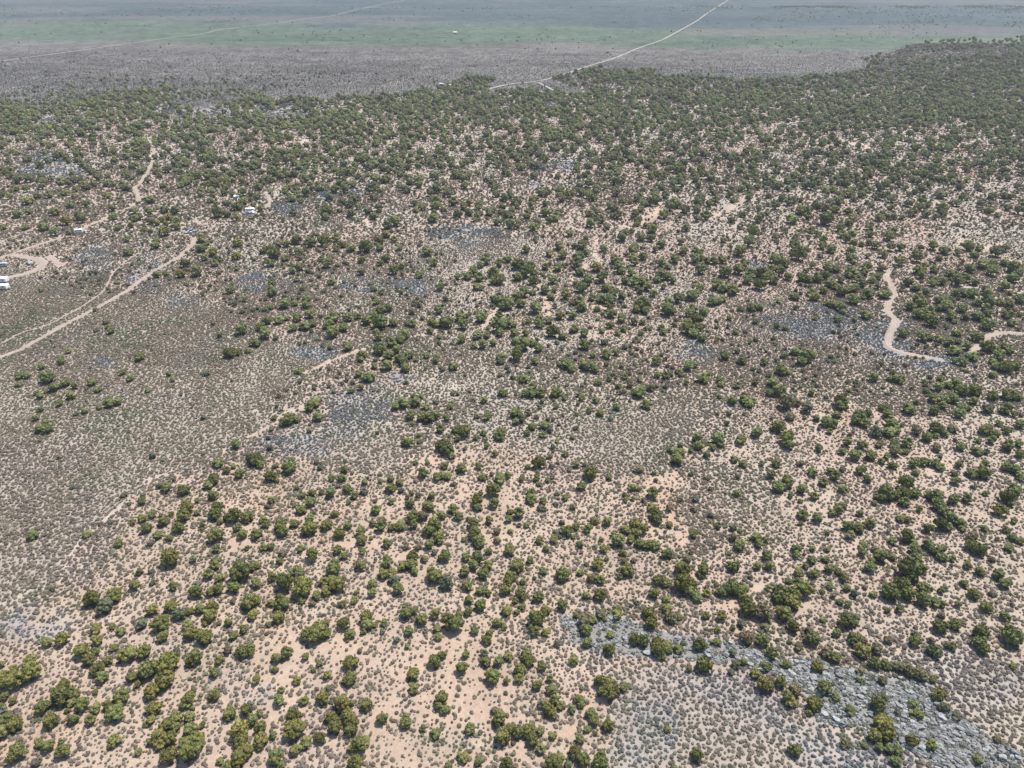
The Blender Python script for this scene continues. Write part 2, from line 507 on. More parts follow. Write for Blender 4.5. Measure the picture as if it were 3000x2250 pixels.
# ------------------------------------------------------------------ the land
def build_ground():
    vpx = np.concatenate([np.linspace(2330, 300, 470), np.linspace(297, 2, 130)])
    b = (vpx - 1125) / FPX
    Yr = H * (CP - b * SP) / (SP + b * CP)
    Yr = np.concatenate([np.linspace(-86, Yr[0] - 2, 34), Yr, Yr[-1] * np.geomspace(1.03, 5.5, 26)])
    t = np.concatenate([np.linspace(-1.25, -.66, 24), np.linspace(-.655, .655, 560), np.linspace(.66, 1.25, 24)])
    T, Y = np.meshgrid(t, Yr)
    X = T * (Y + 91)
    Z = terrain(X, Y)
    x, y = X.ravel(), Y.ravel()
    c = cover(x, y)
    u, v = c['u'], c['v']
    pink = np.array([.375, .292, .240]); peach = np.array([.385, .296, .226]); pale = np.array([.360, .312, .258])
    greyc = np.array([.25, .25, .25]); rockc = np.array([.205, .205, .200]); orange = np.array([.39, .265, .175])
    big = fbm(x, y, 40, 4, 6)
    base = mixc(np.broadcast_to(pale, (len(x), 3)), pink, sstep(.35, .65, big))
    base = mixc(base, peach, np.clip(c['sandy'] * sstep(900, 1500, v) * .9, 0, 1))
    base = mixc(base, orange, .5 * sstep(.62, .8, fbm(x, y, 26, 3, 7)) * c['sandy'])
    base = mixc(base, pale * .88, c['field'] * .8)
    base = mixc(base, greyc, c['grey'] * (.35 + .35 * (v < 1150)))
    base = mixc(base, rockc, c['rock'] * .8)  # ground between the rocks darkened: shade of the cracks put into its colour
    brt = mixc(np.broadcast_to(peach * 1.12, (len(x), 3)), pale * 1.22, sstep(.4, .7, fbm(x, y, 30, 3, 8)))
    brt = mixc(brt, np.array([.425, .290, .205]), .7 * c['sandy'])
    base = mixc(base, brt, c['bare'] * .85)
    # woods floor gets duff; the plain beyond the woods is grey brush with a green band of grass
    base = mixc(base, np.array([.27, .235, .19]), (v < 420) * sstep(400, 320, v) * .35)
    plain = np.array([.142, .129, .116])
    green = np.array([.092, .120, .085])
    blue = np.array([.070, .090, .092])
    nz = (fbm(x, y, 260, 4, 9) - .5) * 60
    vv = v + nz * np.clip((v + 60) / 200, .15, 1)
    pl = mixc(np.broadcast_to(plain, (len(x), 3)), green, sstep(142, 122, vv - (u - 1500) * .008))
    pl = mixc(pl, blue, sstep(84, 62, vv - (u - 1200) * .012))  # bluish distance haze put into the colour of the farthest plain
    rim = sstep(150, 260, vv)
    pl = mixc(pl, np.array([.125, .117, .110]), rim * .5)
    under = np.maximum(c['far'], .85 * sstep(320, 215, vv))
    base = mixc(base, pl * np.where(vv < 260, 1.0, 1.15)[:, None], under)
    st = fbm(x * .35, y, 60, 5, 81) * .6 + fbm(x, y, 22, 3, 82) * .4
    base = base * (1 + .55 * (st - .5) * 2 * c['far'])[:, None]
    wet = sstep(.56, .66, fbm(x * .3, y, 150, 4, 83)) * c['far'] * (vv < 215)
    base = mixc(base, np.array([.15, .14, .125]), wet * .55)
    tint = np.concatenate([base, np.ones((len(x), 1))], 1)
    speck = np.clip(c['far'], 0, 1) * (1 - c['bare'])
    n, k = T.shape
    i = np.arange(n * k).reshape(n, k)
    f = np.stack([i[:-1, :-1], i[:-1, 1:], i[1:, 1:], i[1:, :-1]], -1).reshape(-1, 4)
    me = bpy.data.meshes.new("ground")
    me.vertices.add(len(x)); me.loops.add(f.size); me.polygons.add(len(f))
    me.vertices.foreach_set("co", np.stack([x, y, Z.ravel()], 1).astype(np.float32).ravel())
    me.loops.foreach_set("vertex_index", f.ravel().astype(np.int32))
    me.polygons.foreach_set("loop_start", np.arange(0, f.size, 4, dtype=np.int32))
    me.polygons.foreach_set("use_smooth", np.ones(len(f), bool))
    me.materials.append(M_GROUND)
    a = me.attributes.new("tint", 'FLOAT_COLOR', 'POINT'); a.data.foreach_set('color', tint.astype(np.float32).ravel())
    a = me.attributes.new("speckle", 'FLOAT', 'POINT'); a.data.foreach_set('value', speck.astype(np.float32))
    me.update(); me.validate()
    obj("ground", me, kind="structure")


def build_roads():
    for name, pts, wm in ROADS:
        x, y, z, k = at(*np.array(pts).T)
        P = np.stack([x, y], 1)
        # resample with smooth corners
        d = np.concatenate([[0], np.cumsum(np.hypot(*np.diff(P, axis=0).T))])
        step = np.clip(wm * .8, 1.2, 12) if y.mean() < 1200 else 15
        s = np.arange(0, d[-1], step)
        q = np.stack([np.interp(s, d, P[:, 0]), np.interp(s, d, P[:, 1])], 1)
        for _ in range(4):
            q[1:-1] = .25 * q[:-2] + .5 * q[1:-1] + .25 * q[2:]
        tg = np.gradient(q, axis=0); tg /= np.linalg.norm(tg, axis=1)[:, None] + 1e-9
        nr = np.stack([-tg[:, 1], tg[:, 0]], 1)
        far = y.mean() > 900
        wm = wm * .72
        wl = wm * .5 * (1 + .35 * (fbm(q[:, 0], q[:, 1], 6, 3, 12) - .5) * 2)
        wr = wm * .5 * (1 + .35 * (fbm(q[:, 0] + 99, q[:, 1], 6, 3, 13) - .5) * 2)
        rows = []
        K = 7
        for j in range(K):
            f = j / (K - 1) * 2 - 1
            rows.append(q + nr * (np.where(f < 0, wl, wr) * f)[:, None])
        V = np.stack(rows, 1).reshape(-1, 2)
        lift = .05 + .02 * (hash(pts[0]) % 3) if not far else .35
        Z = terrain(V[:, 0], V[:, 1]) + lift
        n = len(q)
        i = np.arange(n * K).reshape(n, K)
        F = np.stack([i[:-1, :-1], i[:-1, 1:], i[1:, 1:], i[1:, :-1]], -1).reshape(-1, 4)
        ac = np.tile(np.linspace(0, 1, K), n)
        me = mesh(name, np.column_stack([V, Z]), F, M_GRAVEL if 'gravel' in name else M_DIRT, [("across", 'POINT', 'FLOAT', ac)], True)
        obj(name, me, kind="structure")


# ------------------------------------------------------------------ plant patterns
def ico(sub=1):
    t = (1 + 5 ** .5) / 2
    v = [(-1, t, 0), (1, t, 0), (-1, -t, 0), (1, -t, 0), (0, -1, t), (0, 1, t), (0, -1, -t), (0, 1, -t), (t, 0, -1), (t, 0, 1), (-t, 0, -1), (-t, 0, 1)]
    f = [(0, 11, 5), (0, 5, 1), (0, 1, 7), (0, 7, 10), (0, 10, 11), (1, 5, 9), (5, 11, 4), (11, 10, 2), (10, 7, 6), (7, 1, 8),
         (3, 9, 4), (3, 4, 2), (3, 2, 6), (3, 6, 8), (3, 8, 9), (4, 9, 5), (2, 4, 11), (6, 2, 10), (8, 6, 7), (9, 8, 1)]
    v = [np.array(p) / np.linalg.norm(p) for p in v]
    for _ in range(sub):
        c, g = {}, []
        def mid(a, b):
            k = (min(a, b), max(a, b))
            if k not in c:
                m = v[a] + v[b]; v.append(m / np.linalg.norm(m)); c[k] = len(v) - 1
            return c[k]
        for a, b, d in f:
            x, y, z = mid(a, b), mid(b, d), mid(d, a)
            g += [(a, x, z), (b, y, x), (d, z, y), (x, y, z)]
        f = g
    return np.array(v), np.array(f)


ICO0, ICO1 = ico(0), ico(1)


def crown_mesh(r, nl=22, spikes=34, oblong=1.0, ragged=1.0, hgt=.80):
    """unit-width crown standing on z = 0: lobes of foliage over a dome, each bristling with leafy sprays"""
    V, F, L = [], [], []
    n = 0
    lobes = [(0, 0, hgt * .48, .30, .28)]
    ph = [r.uniform(0, 6.28) for _ in range(3)]
    lop = lambda a: 1 + .13 * math.sin(2 * a + ph[0]) + .12 * math.sin(3 * a + ph[1]) + .07 * math.sin(5 * a + ph[2])
    for i in range(nl):
        g = (i + .5) / nl
        el = math.asin(min(1, max(-.25, 1 - 1.22 * g)))
        az = i * 2.39996 + r.uniform(-.35, .35)
        rr = r.uniform(.78, 1.14) * lop(az)
        ce = math.cos(el)
        R = .335 * rr
        sz = r.uniform(.10, .185) * (1.1 if g < .3 else 1) * (1.25 if nl < 18 else 1)
        lobes.append((R * ce * math.cos(az) * oblong, R * ce * math.sin(az) / oblong ** .5, hgt * (.47 + .36 * math.sin(el) * rr), sz, sz * r.uniform(.8, 1.05)))
    for (cx, cy, cz, sx, sz) in lobes:
        v, f = ICO1
        d = 1 + np.array([r.uniform(-.34, .22) for _ in range(len(v))]) * ragged
        p = v * d[:, None] * np.array([sx, sx, sz]) + np.array([cx, cy, cz])
        p[:, 2] = np.maximum(p[:, 2], .03)
        shade = r.uniform(.78, 1.18)  # random lobe tone; sunlit clumps and shaded gaps put into the foliage colour
        V.append(p); F.append(f + n); n += len(p)
        warm = r.uniform(-.08, .12)
        L.append(np.tile([shade * (1 + warm), shade, shade * (1 - warm), 1], (len(p), 1)) * np.array([r.uniform(.85, 1.1) for _ in range(len(p))])[:, None])
        k = spikes if sx < .3 else 4
        for _ in range(k):
            z = r.uniform(-.35, 1); a = r.uniform(0, 6.283); q = math.sqrt(1 - z * z)
            dr = np.array([q * math.cos(a), q * math.sin(a), z])
            b = dr * np.array([sx, sx, sz]) * .86 + np.array([cx, cy, cz])
            ln = r.uniform(.045, .115) * ragged
            sd_ = np.cross(dr, [r.uniform(-1, 1), r.uniform(-1, 1), r.uniform(-1, 1)]); sd_ /= np.linalg.norm(sd_) + 1e-9
            wd = r.uniform(.018, .036)
            up = dr * .8 + np.array([0, 0, .45])
            tri = np.array([b - sd_ * wd, b + sd_ * wd, b + up * ln])
            tri[:, 2] = np.maximum(tri[:, 2], .02)
            V.append(tri); F.append(np.array([[n, n + 1, n + 2]])); n += 3
            s2 = shade * r.uniform(.85, 1.5)
            L.append(np.array([[s2 * .9, s2 * .9, s2 * .85, 1]] * 2 + [[s2 * 1.12, s2 * 1.1, s2, 1]]))
    V = np.vstack(V); F = np.vstack(F); L = np.vstack(L)
    s = 1.0 / (V[:, 0].max() - V[:, 0].min() + V[:, 1].max() - V[:, 1].min()) * 2
    V[:, :2] -= (V[:, :2].max(0) + V[:, :2].min(0)) / 2
    V *= [s, s, 1]
    return V, F, L


def trunk_mb(r):
    m = MB()
    m.tube((0, 0, -.08), (r.uniform(-.02, .02), r.uniform(-.02, .02), .22), .05, .035, 7)
    for i in range(4):
        a = i * 1.57 + r.uniform(-.5, .5)
        q = r.uniform(.12, .24)
        p = (q * math.cos(a), q * math.sin(a), r.uniform(.32, .5))
        m.tube((0, 0, .16), p, .032, .016, 5)
        m.tube(p, (p[0] * 1.5, p[1] * 1.5, p[2] + .1), .015, .005, 4)
    return m


def sage_mesh(r, kind=0):
    V, F, L = [], [], []
    n = 0
    for i in range(r.choice((2, 3, 3))):
        v, f = ICO0 if i else ICO1
        s = r.uniform(.22, .36) if i else .36
        c = np.array([r.uniform(-.25, .25), r.uniform(-.25, .25), .20]) * (1 if i else .3)
        c[2] = .2
        p = v * (1 + np.array([r.uniform(-.3, .22) for _ in range(len(v))]))[:, None] * [s, s, s * .72] + c
        p[:, 2] = np.maximum(p[:, 2], -.05)
        sh = r.uniform(.8, 1.1)
        V.append(p); F.append(f + n); n += len(p)
        L.append(np.column_stack([np.tile([sh, sh, sh], (len(p), 1)) * (np.array([r.uniform(.82, 1.15) for _ in range(len(p))])[:, None]), np.ones(len(p))]))
    for _ in range(64):
        a = r.uniform(0, 6.283); z = r.uniform(0, 1); q = math.sqrt(1 - z * z)
        dr = np.array([q * math.cos(a), q * math.sin(a), z])
        b = dr * [.34, .34, .26] * r.uniform(.8, 1.2) + [0, 0, .17]
        sd_ = np.cross(dr, [r.uniform(-1, 1), r.uniform(-1, 1), .3]); sd_ /= np.linalg.norm(sd_)
        tri = np.array([b - sd_ * .05, b + sd_ * .05, b + dr * r.uniform(.1, .22)])
        V.append(tri); F.append(np.array([[n, n + 1, n + 2]])); n += 3
        sh = r.uniform(.95, 1.5)
        L.append(np.array([[sh * .85] * 3 + [1]] * 2 + [[sh, sh, sh, 1]]))
    return np.vstack(V), np.vstack(F), np.vstack(L)


rr = random.Random(21)
CROWNS, TRUNKS, WHOLE = [], [], []
for i in range(9):
    V, F, L = crown_mesh(rr, nl=rr.choice((26, 30, 34)), spikes=30, oblong=rr.choice((1.0, 1.0, 1.12, .9, 1.2)), ragged=rr.uniform(.8, 1.2), hgt=rr.uniform(.72, .92))
    CROWNS.append(mesh("crown", V, F, M_CROWN, [("leaf", 'POINT', 'FLOAT_COLOR', L)]))
    tm = trunk_mb(rr)
    TRUNKS.append(tm.mesh("trunk", M_BARK))
for i in range(6):
    V, F, L = crown_mesh(rr, nl=rr.choice((12, 15)), spikes=13, oblong=rr.choice((1.0, 1.15, .9)), ragged=rr.uniform(.9, 1.25), hgt=rr.uniform(.72, .92))
    tm = trunk_mb(rr)
    nv = len(V)
    V2 = np.vstack([V, np.array(tm.v)])
    F2 = [tuple(q) for q in F.tolist()] + [tuple(k + nv for k in q) for q in tm.f]
    L2 = np.vstack([L, np.tile([1, 1, 1, 1], (len(tm.v), 1))])
    me = mesh("juniper", V2, F2, [M_CROWN, M_BARK], [("leaf", 'POINT', 'FLOAT_COLOR', L2)])
    me.polygons.foreach_set("material_index", [0] * len(F) + [1] * len(tm.f))
    o = bpy.data.objects.new("juniper_pattern", me); WHOLE.append(o)
SAGES = []
for i in range(6):
    V, F, L = sage_mesh(rr)
    SAGES.append(mesh("sagebrush", V, F, M_SAGE, [("leaf", 'POINT', 'FLOAT_COLOR', L)]))


def rock_mesh(r):
    """an angular slab split off along the bedding"""
    v = np.array([(-1, -1, -1), (1, -1, -1), (1, 1, -1), (-1, 1, -1), (-1, -1, 1), (1, -1, 1), (1, 1, 1), (-1, 1, 1), (0, -1.15, .9), (1.15, 0, .9), (0, 1.15, .9), (-1.15, 0, .9), (0, 0, 1.15)], float)
    v += np.array([[r.uniform(-.28, .28) for _ in range(3)] for _ in v])
    v *= [.5, .5, .5]
    f = [(0, 3, 2, 1), (0, 1, 5, 8, 4), (1, 2, 6, 9, 5), (2, 3, 7, 10, 6), (3, 0, 4, 11, 7), (4, 8, 12, 11), (8, 5, 9, 12), (9, 6, 10, 12), (10, 7, 11, 12)]
    return v, f


ROCKM = []
for i in range(8):
    v, f = rock_mesh(rr)
    ROCKM.append(mesh("rock", v, f, M_ROCK))


def scatter(name, meshes_or_objs, P, idx, rot, scl, tint, **props):
    """ground cover: one object of points, each carrying a pattern plant"""
    c = bpy.data.collections.new(name + "_patterns")
    for i, m in enumerate(meshes_or_objs):
        o = m if isinstance(m, bpy.types.Object) else bpy.data.objects.new("%02d_%s" % (i, name), m)
        o.name = "%02d_%s_pattern" % (i, name)
        c.objects.link(o)
    me = bpy.data.meshes.new(name)
    n = len(P)
    me.vertices.add(n)
    me.vertices.foreach_set("co", P.astype(np.float32).ravel())
    a = me.attributes.new("pick", 'INT', 'POINT'); a.data.foreach_set('value', idx.astype(np.int32))
    a = me.attributes.new("turn", 'FLOAT_VECTOR', 'POINT'); a.data.foreach_set('vector', rot.astype(np.float32).ravel())
    a = me.attributes.new("size", 'FLOAT_VECTOR', 'POINT'); a.data.foreach_set('vector', scl.astype(np.float32).ravel())
    if tint is not None:
        a = me.attributes.new("tint", 'FLOAT_COLOR', 'POINT'); a.data.foreach_set('color', np.column_stack([tint, np.ones(n)]).astype(np.float32).ravel())
    me.update()
    o = obj(name, me, kind="stuff", **props)
    g = bpy.data.node_groups.new(name, 'GeometryNodeTree')
    g.interface.new_socket("Geometry", in_out='INPUT', socket_type='NodeSocketGeometry')
    g.interface.new_socket("Geometry", in_out='OUTPUT', socket_type='NodeSocketGeometry')
    gi, go = g.nodes.new("NodeGroupInput"), g.nodes.new("NodeGroupOutput")
    ip = g.nodes.new("GeometryNodeInstanceOnPoints")
    mp = g.nodes.new("GeometryNodeMeshToPoints")
    ci = g.nodes.new("GeometryNodeCollectionInfo")
    ci.inputs["Collection"].default_value = c
    ci.inputs["Separate Children"].default_value = True
    ci.inputs["Reset Children"].default_value = True
    ip.inputs["Pick Instance"].default_value = True
    def na(nm, ty):
        q = g.nodes.new("GeometryNodeInputNamedAttribute"); q.data_type = ty
        q.inputs["Name"].default_value = nm
        return q.outputs["Attribute"]
    g.links.new(gi.outputs[0], mp.inputs[0])
    g.links.new(mp.outputs[0], ip.inputs["Points"])
    g.links.new(ci.outputs[0], ip.inputs["Instance"])
    g.links.new(na("pick", 'INT'), ip.inputs["Instance Index"])
    g.links.new(na("turn", 'FLOAT_VECTOR'), ip.inputs["Rotation"])
    g.links.new(na("size", 'FLOAT_VECTOR'), ip.inputs["Scale"])
    g.links.new(ip.outputs[0], go.inputs[0])
    md = o.modifiers.new("plants", 'NODES'); md.node_group = g
    return o


build_ground()
build_roads()

